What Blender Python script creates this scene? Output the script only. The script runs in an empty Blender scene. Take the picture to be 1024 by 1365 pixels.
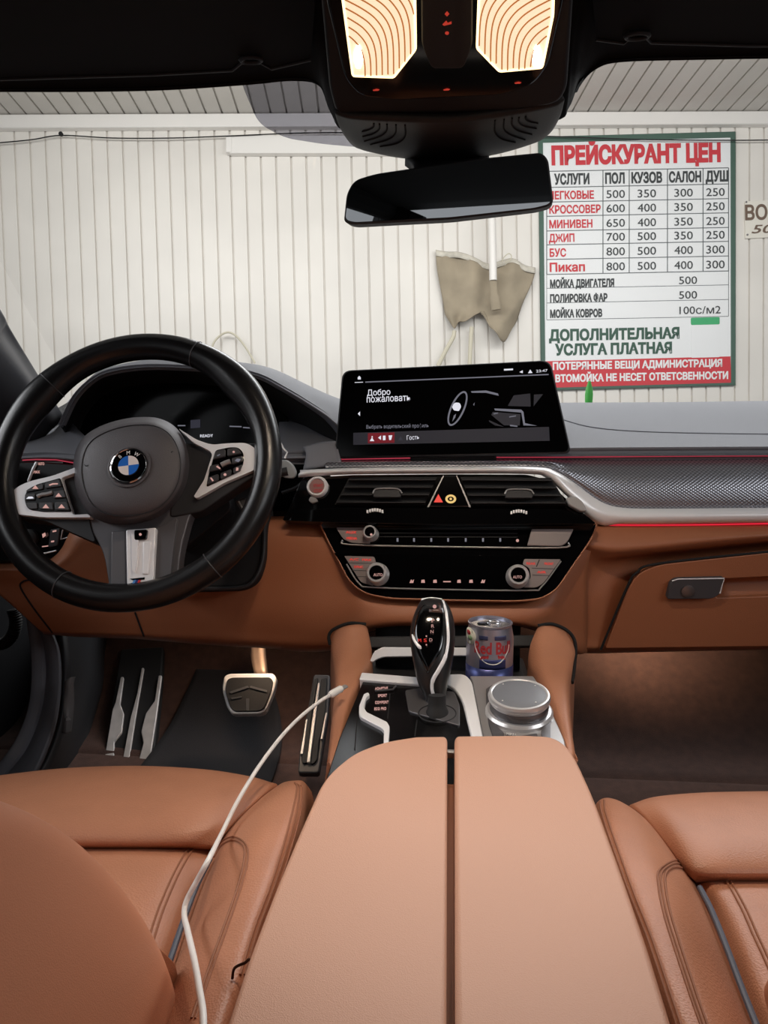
import bpy, bmesh, math, random
from mathutils import Vector, Matrix
from mathutils.bvhtree import BVHTree
random.seed(7)
S = bpy.context.scene
COL = S.collection

# ------------------------------------------------------------------ camera
FPX, CX, CY = 946.0, 512.0, 682.5          # focal length in pixels of the 1024x1365 frame
VX, VY = 600.0, 555.0                      # where the car's straight-ahead direction falls
TH = math.atan((CY - VY) / FPX)
PSI = math.atan((VX - CX) / FPX * math.cos(TH))
EYE = Vector((0, 0, 1.0))
FW = Vector((-math.sin(PSI) * math.cos(TH), math.cos(PSI) * math.cos(TH), -math.sin(TH)))
RT = Vector((math.cos(PSI), math.sin(PSI), 0))
UP = RT.cross(FW)
cam = bpy.data.cameras.new('camera')
cam.sensor_fit = 'HORIZONTAL'; cam.sensor_width = 36; cam.lens = FPX / 1024 * 36
cam.clip_start = 0.02
camo = bpy.data.objects.new('camera', cam)
COL.objects.link(camo)
camo.matrix_world = Matrix(((RT.x, UP.x, -FW.x, EYE.x), (RT.y, UP.y, -FW.y, EYE.y), (RT.z, UP.z, -FW.z, EYE.z), (0, 0, 0, 1)))
S.camera = camo

# ------------------------------------------------------------------ world, lamps, exposure
S.view_settings.view_transform = 'Standard'
S.view_settings.look = 'None'
S.view_settings.exposure = 0.0
S.view_settings.gamma = 1.0
S.view_settings.use_curve_mapping = False
W = bpy.data.worlds.new('world'); S.world = W
W.use_nodes = True
W.node_tree.nodes['Background'].inputs[0].default_value = (0.93, 0.96, 1.0, 1)
W.node_tree.nodes['Background'].inputs[1].default_value = 0.32

def area(name, loc, target, sx, sy, power, color):
    l = bpy.data.lights.new(name, 'AREA'); l.shape = 'RECTANGLE'; l.size = sx; l.size_y = sy
    l.energy = power; l.color = color
    o = bpy.data.objects.new(name, l); COL.objects.link(o); o.location = loc
    o.rotation_euler = (Vector(target) - Vector(loc)).to_track_quat('-Z', 'Y').to_euler()
    return o
area('garage_tube_light', (-1.2, 2.6, 2.35), (-1.0, 4.4, 1.2), 2.6, 0.3, 26, (1.0, 0.99, 0.95))
area('garage_tube_light', (1.3, 2.6, 2.35), (1.2, 4.4, 1.2), 2.6, 0.3, 30, (1.0, 0.99, 0.95))
area('garage_tube_light', (0.6, 2.5, 2.35), (0.3, 1.2, 0.95), 2.8, 0.4, 46, (0.96, 0.98, 1.0))
area('unseen_side_light', (-2.2, 0.3, 2.2), (-0.3, 0.9, 0.9), 2.2, 0.5, 22, (0.95, 0.97, 1.0))
area('unseen_side_light', (1.9, -0.6, 1.95), (-0.5, 1.15, 0.46), 1.2, 0.5, 14, (0.95, 0.97, 1.0))  # unseen lamp, added to reach the footrest pedal through the passenger window
area('unseen_side_light', (-2.7, 1.1, 1.75), (-0.4, 0.85, 1.0), 2.2, 0.35, 16, (0.95, 0.97, 1.0))  # unseen lamp, added for bright streaks on the left of the wheel rim

# ------------------------------------------------------------------ pixel -> place
def ray(px, py):
    return FW + RT * ((px - CX) / FPX) + UP * ((CY - py) / FPX)
def at(px, py, y=None, z=None, x=None):
    d = ray(px, py)
    t = y / d.y if y is not None else ((z - 1.0) / d.z if z is not None else x / d.x)
    return EYE + d * t

class Plane:
    """A real plane in the car or garage; pt() finds the point of it seen at a pixel."""
    def __init__(s, o, n, up=Vector((0, 0, 1))):
        s.o = Vector(o); s.n = Vector(n).normalized()
        s.u = up.cross(s.n).normalized(); s.v = s.n.cross(s.u)
    def pt(s, px, py, off=0.0):
        d = ray(px, py)
        t = (s.o + s.n * off - EYE).dot(s.n) / d.dot(s.n)
        return EYE + d * t
def plane3(a, b, c):
    """plane through three points given left, right, bottom"""
    n = (Vector(c) - Vector(a)).cross(Vector(b) - Vector(a)).normalized()
    if n.dot(EYE - Vector(a)) < 0: n = -n
    return Plane(a, n)

# ------------------------------------------------------------------ curves
def cr(p0, p1, p2, p3, t):
    return 0.5 * ((2 * p1) + (p2 - p0) * t + (2 * p0 - 5 * p1 + 4 * p2 - p3) * t * t + (3 * p1 - p0 - 3 * p2 + p3) * t ** 3)
def spline(pts, k=6, closed=False):
    pts = [Vector(p) for p in pts]; n = len(pts); out = []
    if n < 3 and not closed:
        return [pts[0].lerp(pts[-1], i / k) for i in range(k + 1)]
    for i in range(n if closed else n - 1):
        if closed: a, b, c, d = pts[i - 1], pts[i], pts[(i + 1) % n], pts[(i + 2) % n]
        else:
            b, c = pts[i], pts[i + 1]
            a = pts[i - 1] if i > 0 else b + (b - c)
            d = pts[i + 2] if i + 2 < n else c + (c - b)
        for j in range(k): out.append(cr(a, b, c, d, j / k))
    if not closed: out.append(pts[-1])
    return out
def rnd(poly, r, seg=5):
    """round the corners of a 2-D polygon; r is one radius or one per corner"""
    n = len(poly); out = []
    rs = r if isinstance(r, (list, tuple)) else [r] * n
    for i in range(n):
        p = Vector(poly[i][:2]); a = Vector(poly[i - 1][:2]); b = Vector(poly[(i + 1) % n][:2])
        rr = min(rs[i], (a - p).length * .49, (b - p).length * .49)
        if rr < 1e-6: out.append(p); continue
        s = p + (a - p).normalized() * rr; e = p + (b - p).normalized() * rr
        for j in range(seg + 1):
            t = j / seg
            out.append(s * (1 - t) ** 2 + p * 2 * t * (1 - t) + e * t * t)
    return out
def circ(c, rx, ry=None, n=40, rot=0.0):
    ry = ry or rx; out = []
    for i in range(n):
        a = -2 * math.pi * i / n
        x, y = rx * math.cos(a), ry * math.sin(a)
        out.append(Vector((c[0] + x * math.cos(rot) - y * math.sin(rot), c[1] + x * math.sin(rot) + y * math.cos(rot))))
    return out

# ------------------------------------------------------------------ mesh builder
class MB:
    def __init__(s): s.v = []; s.f = []
    def add(s, v, f):
        k = len(s.v); s.v += [Vector(p) for p in v]; s.f += [tuple(i + k for i in q) for q in f]; return s
    def box(s, c, sz, R=None):
        c = Vector(c); v = []
        for i in range(8):
            p = Vector(((i & 1) - .5, ((i >> 1) & 1) - .5, ((i >> 2) & 1) - .5))
            p = Vector((p.x * sz[0], p.y * sz[1], p.z * sz[2]))
            v.append(c + (R @ p if R else p))
        return s.add(v, [(0, 2, 3, 1), (4, 5, 7, 6), (0, 1, 5, 4), (2, 6, 7, 3), (0, 4, 6, 2), (1, 3, 7, 5)])
    def lathe(s, prof, o, axis, n=48, ref=None, ring=False):
        """prof: (radius, height along axis), bottom first"""
        ax = Vector(axis).normalized(); r = ref or (Vector((1, 0, 0)) if abs(ax.x) < .9 else Vector((0, 1, 0)))
        e1 = ax.cross(r).cross(ax).normalized(); e2 = ax.cross(e1); o = Vector(o); v = []; f = []
        for rr, h in prof:
            for i in range(n):
                a = 2 * math.pi * i / n
                v.append(o + ax * h + (e1 * math.cos(a) + e2 * math.sin(a)) * rr)
        for j in range(len(prof) - 1):
            for i in range(n):
                f.append((j * n + i, j * n + (i + 1) % n, (j + 1) * n + (i + 1) % n, (j + 1) * n + i))
        if ring:
            j = len(prof) - 1
            for i in range(n): f.append((j * n + i, j * n + (i + 1) % n, (i + 1) % n, i))
        else:
            f.append(tuple(reversed(range(n)))); f.append(tuple((len(prof) - 1) * n + i for i in range(n)))
        return s.add(v, f)
    def tube(s, pts, r, n=10, closed=False, flat=1.0, nrm=None):
        pts = [Vector(p) for p in pts]; m = len(pts); v = []; f = []
        for i, p in enumerate(pts):
            a = pts[i - 1] if (i > 0 or closed) else p; b = pts[(i + 1) % m] if (i < m - 1 or closed) else p
            t = (b - a).normalized()
            if nrm is not None: e1 = Vector(nrm).cross(t)
            elif i == 0: e1 = t.cross(Vector((0, 0, 1)) if abs(t.z) < .9 else Vector((1, 0, 0)))
            else: e1 = prev - t * prev.dot(t)
            e1.normalize(); prev = e1.copy(); e2 = t.cross(e1)
            rr = r[i] if isinstance(r, (list, tuple)) else r
            for k in range(n):
                q = 2 * math.pi * k / n
                v.append(p + e1 * math.cos(q) * rr + e2 * math.sin(q) * rr * flat)
        for i in range(m if closed else m - 1):
            for k in range(n):
                f.append((i * n + k, i * n + (k + 1) % n, ((i + 1) % m) * n + (k + 1) % n, ((i + 1) % m) * n + k))
        if not closed:
            f.append(tuple(reversed(range(n)))); f.append(tuple((m - 1) * n + k for k in range(n)))
        return s.add(v, f)
    def slab(s, front, back):
        """closed outline front, same outline pushed back: a plate of real thickness"""
        n = len(front)
        f = [tuple(range(n)), tuple(reversed(range(n, 2 * n)))]
        for i in range(n):
            j = (i + 1) % n
            f.append((i, n + i, n + j, j))
        return s.add(list(front) + list(back), f)
    def prism(s, pl, poly, z0, z1):
        """pixel outline on plane pl, from offset z0 (back) to z1 (front)"""
        pts = [pl.pt(p[0], p[1], z1) for p in poly]
        nn = Vector((0, 0, 0))
        for i in range(len(pts)): nn += pts[i].cross(pts[(i + 1) % len(pts)])
        if nn.dot(pl.n) < 0: pts.reverse()
        return s.slab(pts, [p - pl.n * (z1 - z0) for p in pts])
    def ring(s, pl, outer, inner, z0, z1):
        """frame between two pixel outlines with equal point counts"""
        n = len(outer)
        o1 = [pl.pt(p[0], p[1], z1) for p in outer]; i1 = [pl.pt(p[0], p[1], z1) for p in inner]
        o0 = [p - pl.n * (z1 - z0) for p in o1]; i0 = [p - pl.n * (z1 - z0) for p in i1]
        v = o1 + i1 + o0 + i0; f = []
        for i in range(n):
            j = (i + 1) % n
            f += [(i, j, n + j, n + i), (i, 2 * n + i, 2 * n + j, j), (n + i, n + j, 3 * n + j, 3 * n + i), (2 * n + i, 3 * n + i, 3 * n + j, 2 * n + j)]
        return s.add(v, f)
    def loft(s, rows, ku=5, kv=5, closed_u=False, closed_v=False):
        rs = [spline(r, ku, closed_u) for r in rows]
        n = len(rs[0])
        cols = [spline([r[i] for r in rs], kv, closed_v) for i in range(n)]
        m = len(cols[0]); v = []; f = []
        for j in range(m):
            for i in range(n): v.append(cols[i][j])
        for j in range(m if closed_v else m - 1):
            for i in range(n if closed_u else n - 1):
                a, b = j * n + i, ((j + 1) % m) * n + i
                c, d = ((j + 1) % m) * n + (i + 1) % n, j * n + (i + 1) % n
                f.append((a, b, c, d))
        return s.add(v, f)
    def caps(s, n_first, first=0, last=None):
        return s
    def build(s, name, material, parent=None, bevel=0, seg=2, solid=0, sub=0, smooth=35, fix=True):
        me = bpy.data.meshes.new(name)
        if parent is not None:
            mi = ROOTM[parent.name].inverted()
            me.from_pydata([mi @ p for p in s.v], [], s.f)
        else: me.from_pydata(s.v, [], s.f)
        me.validate()
        if fix and not solid:
            bm = bmesh.new(); bm.from_mesh(me); bmesh.ops.recalc_face_normals(bm, faces=bm.faces); bm.to_mesh(me); bm.free()
        me.polygons.foreach_set('use_smooth', [smooth > 0] * len(me.polygons))
        if 0 < smooth < 180: me.set_sharp_from_angle(angle=math.radians(smooth))
        me.materials.append(material)
        o = bpy.data.objects.new(name, me); COL.objects.link(o)
        if parent is not None:
            o.parent = parent; ROOTM[o.name] = ROOTM[parent.name]
        else: ROOTM[o.name] = Matrix()
        if solid:
            m = o.modifiers.new('thickness', 'SOLIDIFY'); m.thickness = abs(solid); m.offset = -1 if solid > 0 else 1
        if bevel:
            m = o.modifiers.new('bevel', 'BEVEL'); m.width = bevel; m.segments = seg; m.limit_method = 'ANGLE'; m.angle_limit = math.radians(35); m.harden_normals = False
        if sub:
            m = o.modifiers.new('sub', 'SUBSURF'); m.levels = sub; m.render_levels = sub
        return o
def seen_on(mb, pts, lift=.0008):
    """points of the built surface mb under a drawn line of pixels, lifted a little off it"""
    t = BVHTree.FromPolygons(mb.v, mb.f); out = []
    for p in pts:
        d = ray(p[0], p[1]).normalized(); h, n, i, k = t.ray_cast(EYE, d)
        if h is not None:
            if n.dot(d) > 0: n = -n
            out.append(h + n * lift)
    return out
ROOTM = {}
def tag(o, label, cat, group=None):
    o['label'] = label; o['category'] = cat
    if group: o['group'] = group
    return o
def thing(name, label, cat, M, group=None):
    o = bpy.data.objects.new(name, None); COL.objects.link(o)
    o.empty_display_size = .05
    if not isinstance(M, Matrix): M = Matrix.Translation(Vector(M))
    o.matrix_world = M; ROOTM[o.name] = M
    return tag(o, label, cat, group)
def struct(o):
    o['kind'] = 'structure'; return o
def lab(o, label): o['label'] = label; return o

def lettering(s, pl, p0, p1, hpx, off, material, parent, name='lettering', bold=0.0, lean=0.0, thick=0.0004):
    """s written on plane pl from pixel p0 to pixel p1 (left and right end of its baseline), capitals hpx high"""
    cu = bpy.data.curves.new(name, 'FONT'); cu.body = s; cu.size = 1; cu.extrude = .01; cu.bevel_depth = bold; cu.bevel_resolution = 0; cu.shear = lean; cu.resolution_u = 3
    o = bpy.data.objects.new(name, cu); COL.objects.link(o)
    dg = bpy.context.evaluated_depsgraph_get()
    me0 = bpy.data.meshes.new_from_object(o.evaluated_get(dg))
    bpy.data.objects.remove(o); bpy.data.curves.remove(cu)
    xs = [v.co.x for v in me0.vertices]
    x0, x1 = min(xs), max(xs)
    caph = 0.73
    a, b = pl.pt(p0[0], p0[1], off), pl.pt(p1[0], p1[1], off)
    u = b - a; wid = u.length; u.normalize()
    up = pl.n.cross(u)
    hgt = (pl.pt(p0[0], p0[1] - hpx, off) - a).dot(up)
    mb = MB()
    zt = max(v.co.z for v in me0.vertices)
    pts = [a + u * ((v.co.x - x0) / (x1 - x0) * wid) + up * (v.co.y / caph * hgt) + pl.n * (v.co.z / zt * thick) for v in me0.vertices]
    mb.add(pts, [tuple(p.vertices) for p in me0.polygons])
    bpy.data.meshes.remove(me0)
    mb.v = [p for p in mb.v]
    return mb.build(name, material, parent, smooth=0, fix=False)

# ------------------------------------------------------------------ materials
def srgb(r, g, b):
    f = lambda c: (c / 255 / 12.92) if c / 255 <= .04045 else ((c / 255 + .055) / 1.055) ** 2.4
    return (f(r), f(g), f(b), 1)
def mat(name, col, rough=.5, metal=0.0, grain=0.0, gscale=900, var=0.0, vscale=8, coat=0.0, emit=None, es=1.0, spec=.5, kind='noise', aniso=0):
    m = bpy.data.materials.new(name); m.use_nodes = True
    nt = m.node_tree; b = nt.nodes['Principled BSDF']
    b.inputs['Base Color'].default_value = col; b.inputs['Roughness'].default_value = rough
    b.inputs['Metallic'].default_value = metal; b.inputs['Specular IOR Level'].default_value = spec
    b.inputs['Coat Weight'].default_value = coat; b.inputs['Coat Roughness'].default_value = .05
    tc = nt.nodes.new('ShaderNodeTexCoord')
    if var:
        n = nt.nodes.new('ShaderNodeTexNoise'); n.inputs['Scale'].default_value = vscale; n.inputs['Detail'].default_value = 6
        nt.links.new(tc.outputs['Object'], n.inputs['Vector'])
        r = nt.nodes.new('ShaderNodeValToRGB')
        r.color_ramp.elements[0].position = .3; r.color_ramp.elements[1].position = .7
        r.color_ramp.elements[0].color = [c * (1 - var) for c in col[:3]] + [1]
        r.color_ramp.elements[1].color = [min(1, c * (1 + var)) for c in col[:3]] + [1]
        nt.links.new(n.outputs['Fac'], r.inputs['Fac']); nt.links.new(r.outputs['Color'], b.inputs['Base Color'])
    if grain:
        if kind == 'voronoi':
            n = nt.nodes.new('ShaderNodeTexVoronoi'); n.inputs['Scale'].default_value = gscale; out = n.outputs['Distance']
        else:
            n = nt.nodes.new('ShaderNodeTexNoise'); n.inputs['Scale'].default_value = gscale; n.inputs['Detail'].default_value = 2; out = n.outputs['Fac']
        nt.links.new(tc.outputs['Object'], n.inputs['Vector'])
        bp = nt.nodes.new('ShaderNodeBump'); bp.inputs['Strength'].default_value = grain; bp.inputs['Distance'].default_value = .001
        nt.links.new(out, bp.inputs['Height']); nt.links.new(bp.outputs['Normal'], b.inputs['Normal'])
    if emit:
        b.inputs['Emission Color'].default_value = emit; b.inputs['Emission Strength'].default_value = es
    return m
M = {}
M['tan'] = mat('tan_leather', srgb(186, 128, 98), .45, grain=.25, gscale=700, var=.05, vscale=30, kind='voronoi')
M['tan_trim'] = mat('tan_dash_leather', srgb(158, 98, 66), .5, grain=.2, gscale=1100, kind='voronoi')
M['tan_armrest'] = mat('tan_armrest_leather', srgb(192, 144, 118), .5, grain=.2, gscale=1500, kind='voronoi')
M['thread'] = mat('tan_thread', srgb(150, 98, 70), .7)
M['seam'] = mat('dark_seam', srgb(60, 34, 22), .8)
M['piping'] = mat('blue_grey_piping', srgb(84, 90, 104), .5)
M['dash_pad'] = mat('grey_dash_leather', srgb(120, 121, 128), .55, grain=.45, gscale=1400, kind='voronoi')
M['black_soft'] = mat('soft_black_plastic', srgb(34, 34, 37), .6, grain=.15, gscale=1500)
M['black_matte'] = mat('matt_black', srgb(16, 16, 18), .8)
M['console_black'] = mat('roof_console_black', srgb(19, 16, 18), .55, grain=.12, gscale=1500)
M['black_cloth'] = mat('black_headliner_cloth', srgb(7, 7, 9), .95, grain=.3, gscale=2500)
M['gloss'] = mat('piano_black', srgb(6, 6, 7), .08, coat=.6)
M['glass_black'] = mat('black_glass', srgb(3, 3, 4), .12)
M['wheel_leather'] = mat('black_wheel_leather', srgb(22, 21, 22), .27, grain=.1, gscale=900, kind='voronoi')
M['hub'] = mat('grey_airbag_cover', srgb(80, 76, 79), .5, grain=.3, gscale=1300, kind='voronoi')
M['grey_plastic'] = mat('dark_grey_plastic', srgb(66, 66, 70), .5)
M['silver'] = mat('satin_silver', srgb(244, 244, 246), .32, metal=.15)
M['knob'] = mat('knob_silver', srgb(214, 212, 212), .28, metal=.5)
M['chrome'] = mat('chrome', srgb(228, 228, 230), .1, metal=1)
M['steel'] = mat('brushed_steel', srgb(168, 166, 166), .35, metal=.5)
M['grey_metal'] = mat('grey_metal', srgb(120, 118, 120), .38, metal=.8)
M['button_grey'] = mat('silver_grey_button', srgb(142, 132, 130), .4, metal=.4)
M['pedal'] = mat('pedal_steel', srgb(214, 210, 208), .4, metal=.15, var=.12, vscale=40)
M['rubber'] = mat('black_rubber', srgb(24, 23, 24), .7)
M['tan_back'] = mat('tan_backrest_leather', srgb(190, 126, 94), .5, grain=.1, gscale=1500, kind='voronoi')
M['carpet'] = mat('brown_carpet', srgb(76, 53, 45), .95, grain=1, gscale=900, var=.18, vscale=60)
M['mat_cloth'] = mat('black_floor_mat', srgb(36, 34, 37), .95, grain=1, gscale=1200)
M['white'] = mat('white_plastic', srgb(235, 232, 228), .4)
M['wall'] = mat('white_painted_panel', srgb(229, 225, 219), .45, var=.05, vscale=3)
M['groove'] = mat('panel_groove', srgb(120, 118, 112), .7)
M['ceil_panel'] = mat('grey_ceiling_panel', srgb(196, 192, 186), .5, var=.04, vscale=3)
M['wht_board'] = mat('board_white', srgb(236, 238, 240), .5)
M['green_frame'] = mat('board_green', srgb(70, 98, 86), .6)
M['ink'] = mat('board_black_ink', srgb(58, 62, 64), .6)
M['ink_line'] = mat('board_grey_line', srgb(100, 106, 108), .6)
M['ink_red'] = mat('board_red_ink', srgb(205, 56, 66), .6)
M['ink_green'] = mat('board_green_ink', srgb(54, 88, 74), .6)
M['ink_brown'] = mat('sign_brown_ink', srgb(112, 92, 78), .6)
M['sack'] = mat('burlap', srgb(158, 146, 126), .95, grain=.8, gscale=300, var=.14, vscale=9)
M['hose'] = mat('cream_hose', srgb(206, 200, 180), .5)
M['green'] = mat('bright_green_plastic', srgb(96, 220, 96), .4)
M['concrete'] = mat('wet_concrete', srgb(120, 118, 114), .6, var=.2, vscale=4)
M['can_metal'] = mat('can_aluminium', srgb(205, 205, 210), .25, metal=1)
def emis(name, col, s): return mat(name, (0, 0, 0, 1), .5, emit=col, es=s)
M['glow_white'] = emis('screen_white', srgb(235, 235, 245), .9)
M['glow_grey'] = emis('screen_grey', srgb(120, 120, 132), .8)
M['glow_dim'] = emis('screen_dim', srgb(62, 62, 74), .6)
M['glow_bar'] = emis('screen_bar', srgb(33, 33, 40), 1)
M['glow_redbar'] = emis('screen_red', srgb(120, 20, 34), .8)
M['icon_red'] = emis('icon_red', srgb(240, 60, 50), .9)
M['icon_dark'] = emis('icon_dark_red', srgb(210, 64, 48), .7)
M['icon_pink'] = emis('icon_pink', srgb(230, 175, 165), .7)
M['icon_amber'] = emis('icon_amber', srgb(240, 200, 120), .9)
M['ambient'] = emis('ambient_red', srgb(235, 40, 62), .85)
M['ambient_dim'] = emis('ambient_red_dim', srgb(214, 70, 92), .55)
# ================================================================== THE GARAGE
_cam = lambda x, y, z: RT * x + UP * y - FW * z
GV = _cam(-.0221, 1, .0477).normalized()
GU = _cam(1, .0237, -.034); GU = (GU - GV * GU.dot(GV)).normalized()
GN = GU.cross(GV)
G0 = at(600, 500, y=4.4)
WALL = Plane(G0, GN, GV)
def gp(u, v, w=0.0): return G0 + GU * u + GV * v + GN * w
def guv(px, py, off=0.0):
    p = WALL.pt(px, py, off) - G0; return p.dot(GU), p.dot(GV)

# board-clad wall: one sheet with a groove between every two boards
u0, _ = guv(-60, 300); u1, _ = guv(1090, 300)
pitch = 0.0895; phase = guv(20, 200)[0]
k0 = int((u0 - phase) / pitch) - 14; k1 = int((u1 - phase) / pitch) + 15
vtop = guv(512, 150)[1]; vbot = -1.75
mb = MB(); prof = []
for k in range(k0, k1):
    u = phase + k * pitch
    prof += [(u - .0064, 0.0), (u - .0050, -.014), (u + .0050, -.014), (u + .0064, 0.0)]
n = len(prof)
v = [gp(a, vbot, b) for a, b in prof] + [gp(a, vtop, b) for a, b in prof]
mb.add(v, [(i, i + 1, n + i + 1, n + i) for i in range(n - 1)])
struct(mb.build('wall_front', M['wall'], solid=.02, smooth=0, fix=False))
# ceiling boards running towards the wall
cv = guv(300, 156)[1]
mb = MB(); prof = []; cp = .094
for k in range(-60, 60):
    u = k * cp
    prof += [(u - .0060, 0.0), (u - .0048, .014), (u + .0048, .014), (u + .0060, 0.0)]
n = len(prof)
slope = .03
v = [gp(a, cv + b, 0) for a, b in prof] + [gp(a, cv + b + slope * 6, 6.0) for a, b in prof]
mb.add(v, [(i, i + 1, n + i + 1, n + i) for i in range(n - 1)])
struct(mb.build('ceiling', M['ceil_panel'], solid=.02, smooth=0, fix=False))
# cornice between wall and ceiling
va, vb = guv(200, 157)[1], guv(200, 175)[1]
c = [(u0 - .6, va, 0), (u0 - .6, va, .05), (u0 - .6, vb, .05), (u0 - .6, vb, 0)]
mb = MB(); mb.slab([gp(*p) for p in c], [gp(u1 + .6, p[1], p[2]) for p in c])
struct(mb.build('trim_1', M['white'], bevel=.006))
mb = MB(); mb.box((0, 2.2, -.02), (9, 9, .04))
struct(mb.build('floor', M['concrete']))

# long white duct under the cornice
g = thing('cable_duct', 'long white plastic duct fixed to the boarded wall just below the cornice', 'duct', gp(*guv(302, 200)))
mb = MB(); mb.prism(WALL, [(306, 180), (560, 180), (560, 204), (306, 204)], 0.001, .05); mb.build('cover', M['white'], g, bevel=.004)
mb = MB(); mb.prism(WALL, rnd([(301, 179), (309, 179), (309, 202.5), (301, 202.5)], 1), 0.001, .054); mb.build('end_cap', M['white'], g, bevel=.003)

# black wire strung along the wall top
pts = [(-20, 192), (40, 186.5), (82, 180.5), (150, 184), (230, 184), (300, 181.5), (420, 177), (560, 178), (740, 182), (860, 186), (985, 187), (1060, 186)]
mb = MB(); mb.tube(spline([WALL.pt(x, y, .058) for x, y in pts], 6), .0035, 8)
w_ = mb.build('electric_wire', M['black_matte']); tag(w_, 'thin black electric wire strung along the top of the white wall', 'wire')
mb = MB(); p = WALL.pt(82, 179.5, .05); mb.lathe([(0, 0), (.012, .001), (.012, .014), (.006, .018), (0, .019)], p, GN, 16); mb.build('clip', M['black_matte'], w_)

# price board
B = thing('price_board', 'tall white price list board with green border and red heading on the wall', 'sign', gp(*guv(850, 515)))
BP = Plane(WALL.pt(850, 345, .012), GN, (WALL.pt(905, 340) - WALL.pt(895, 340.2)).normalized().cross(GN) * -1)
mb = MB(); mb.prism(BP, [(723, 189), (975, 182), (976, 509), (727, 516)], -.008, .001); mb.build('panel', M['wht_board'], B)
mb = MB()
mb.ring(BP, [(718, 182), (981, 175), (981, 513.5), (722, 520.5)], [(724, 190), (974.5, 183), (975, 510), (727.5, 517)], -.01, .006)
lab(mb.build('frame', M['green_frame'], B, bevel=.002), 'faded green edge frame')
mb = MB(); mb.prism(BP, [(727, 481.5), (974, 475), (975, 512), (727, 518.5)], .0005, .002); mb.build('red_band', M['ink_red'], B)
sk = lambda x: -.0195 * (x - 850)       # the board hangs a touch askew
def L(s, x0, x1, yb, h, m, bold=.0, off=.003): return lettering(s, BP, (x0, yb + sk(x0)), (x1, yb + sk(x1)), h, off, M[m], B, bold=bold)
L('ПРЕЙСКУРАНТ ЦЕН', 735.5, 961, 217.5 - 1.0, 23, 'ink_red', .06)
xs = [737, 804, 839, 890, 937.5, 971.5]
rows_y = [226, 247.5, 267, 286, 305.5, 324, 343.5, 363.5]
mb = MB()
def bar(xa, ya, xb, yb, hw=.55):
    if abs(xa - xb) < 3: q = [(xa - hw, ya), (xa + hw, ya), (xb + hw, yb), (xb - hw, yb)]
    else: q = [(xa, ya - hw), (xb, yb - hw), (xb, yb + hw), (xa, ya + hw)]
    mb.prism(BP, q, .0012, .0022)
for y in rows_y: bar(729, y + sk(729), 971.5, y + sk(971.5))
for y in (382, 401.5, 424): bar(729, y + sk(729), 971.5, y + sk(971.5), .35)
for x in [729] + xs[1:]: bar(x, 226 + sk(x), x, 363.5 + sk(x))
bar(729, 363, 729, 426, .3); bar(971.5, 361, 971.5, 421, .3)
mb.build('table_lines', M['ink_line'], B)
for s, xa, xb in [('УСЛУГИ', 739, 786), ('ПОЛ', 807, 833), ('КУЗОВ', 842, 883), ('САЛОН', 892, 935), ('ДУШ', 941, 971)]:
    L(s, xa, xb, 243.5, 13.5, 'ink', .045)
tab = [('ЛЕГКОВЫЕ', 731, 792, '500', '350', '300', '250'), ('КРОССОВЕР', 732.5, 801, '600', '400', '350', '250'), ('МИНИВЕН', 732.5, 790, '650', '400', '350', '250'),
       ('ДЖИП', 732, 766, '700', '500', '350', '250'), ('БУС', 733, 755, '800', '500', '400', '300'), ('Пикап', 733, 780, '800', '500', '400', '300')]
for i, (nm, xa, xb, a, b_, c_, d_) in enumerate(tab):
    yb = rows_y[i + 2] - 4.2
    L(nm, xa, xb, yb + .5, 10.5 if i < 5 else 11.5, 'ink_red', .03)
    for s, x in zip((a, b_, c_, d_), (821, 862.5, 911.5, 954)): L(s, x - 12.3, x + 12.3, yb + .4, 11, 'ink', .004)
for s, xa, xb, pr, xc, xd, y in [('МОЙКА ДВИГАТЕЛЯ', 733.5, 819, '500', 905.5, 929.5, 380), ('ПОЛИРОВКА ФАР', 733.5, 810, '500', 905.5, 929.5, 399.5), ('МОЙКА КОВРОВ', 733.5, 803, '100с/м2', 906, 961, 420)]:
    L(s, xa, xb, y + 1, 10, 'ink', .05); L(pr, xc, xd, y - .2, 10.5, 'ink', .004)
L('ДОПОЛНИТЕЛЬНАЯ', 732, 906, 451.5, 14, 'ink_green', .05)
L('УСЛУГА ПЛАТНАЯ', 740, 896, 471, 14, 'ink_green', .05)
L('ПОТЕРЯННЫЕ ВЕЩИ АДМИНИСТРАЦИЯ', 737, 963, 490.5, 9.5, 'wht_board', .045)
L('АВТОМОЙКА НЕ НЕСЕТ ОТВЕТСВЕННОСТИ', 732, 971, 507, 9.5, 'wht_board', .045)
mb = MB(); mb.prism(BP, rnd([(921, 423.5), (959.5, 422.5), (960, 476), (921.5, 477)], 2), .0015, .0035); k_ = mb.build('payment_card', M['wht_board'], B)
mb = MB(); mb.prism(BP, rnd([(921, 423.5), (959.5, 422.5), (959.6, 432.3), (921.3, 433.2)], 2), .0035, .0045); mb.build('card_header', mat('card_green', srgb(60, 170, 110), .5), k_)

# small hand-made sign at the picture's right edge
g = thing('water_sign', 'small white sign with brown letters on the wall right of the price board', 'sign', gp(*guv(1015, 316)))
mb = MB(); mb.prism(WALL, [(993.5, 268), (1072, 265), (1072, 314), (994, 318)], .001, .012); mb.build('panel', mat('sign_cream', srgb(230, 226, 216), .6), g, bevel=.002)
lettering('ВОДА', WALL, (993.5, 293), (1058, 291), 19.5, .0135, M['ink_brown'], g, bold=.03)
lettering('50', WALL, (1002, 311), (1031, 310), 11.5, .0135, M['ink_brown'], g, bold=.015, lean=.25)
mb = MB()
for q in ((995, 269.5), (996.5, 313)): mb.lathe([(0, 0), (.006, 0), (.005, .004), (0, .005)], WALL.pt(q[0], q[1], .012), GN, 10)
mb.build('nail', M['grey_metal'], g)

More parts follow.
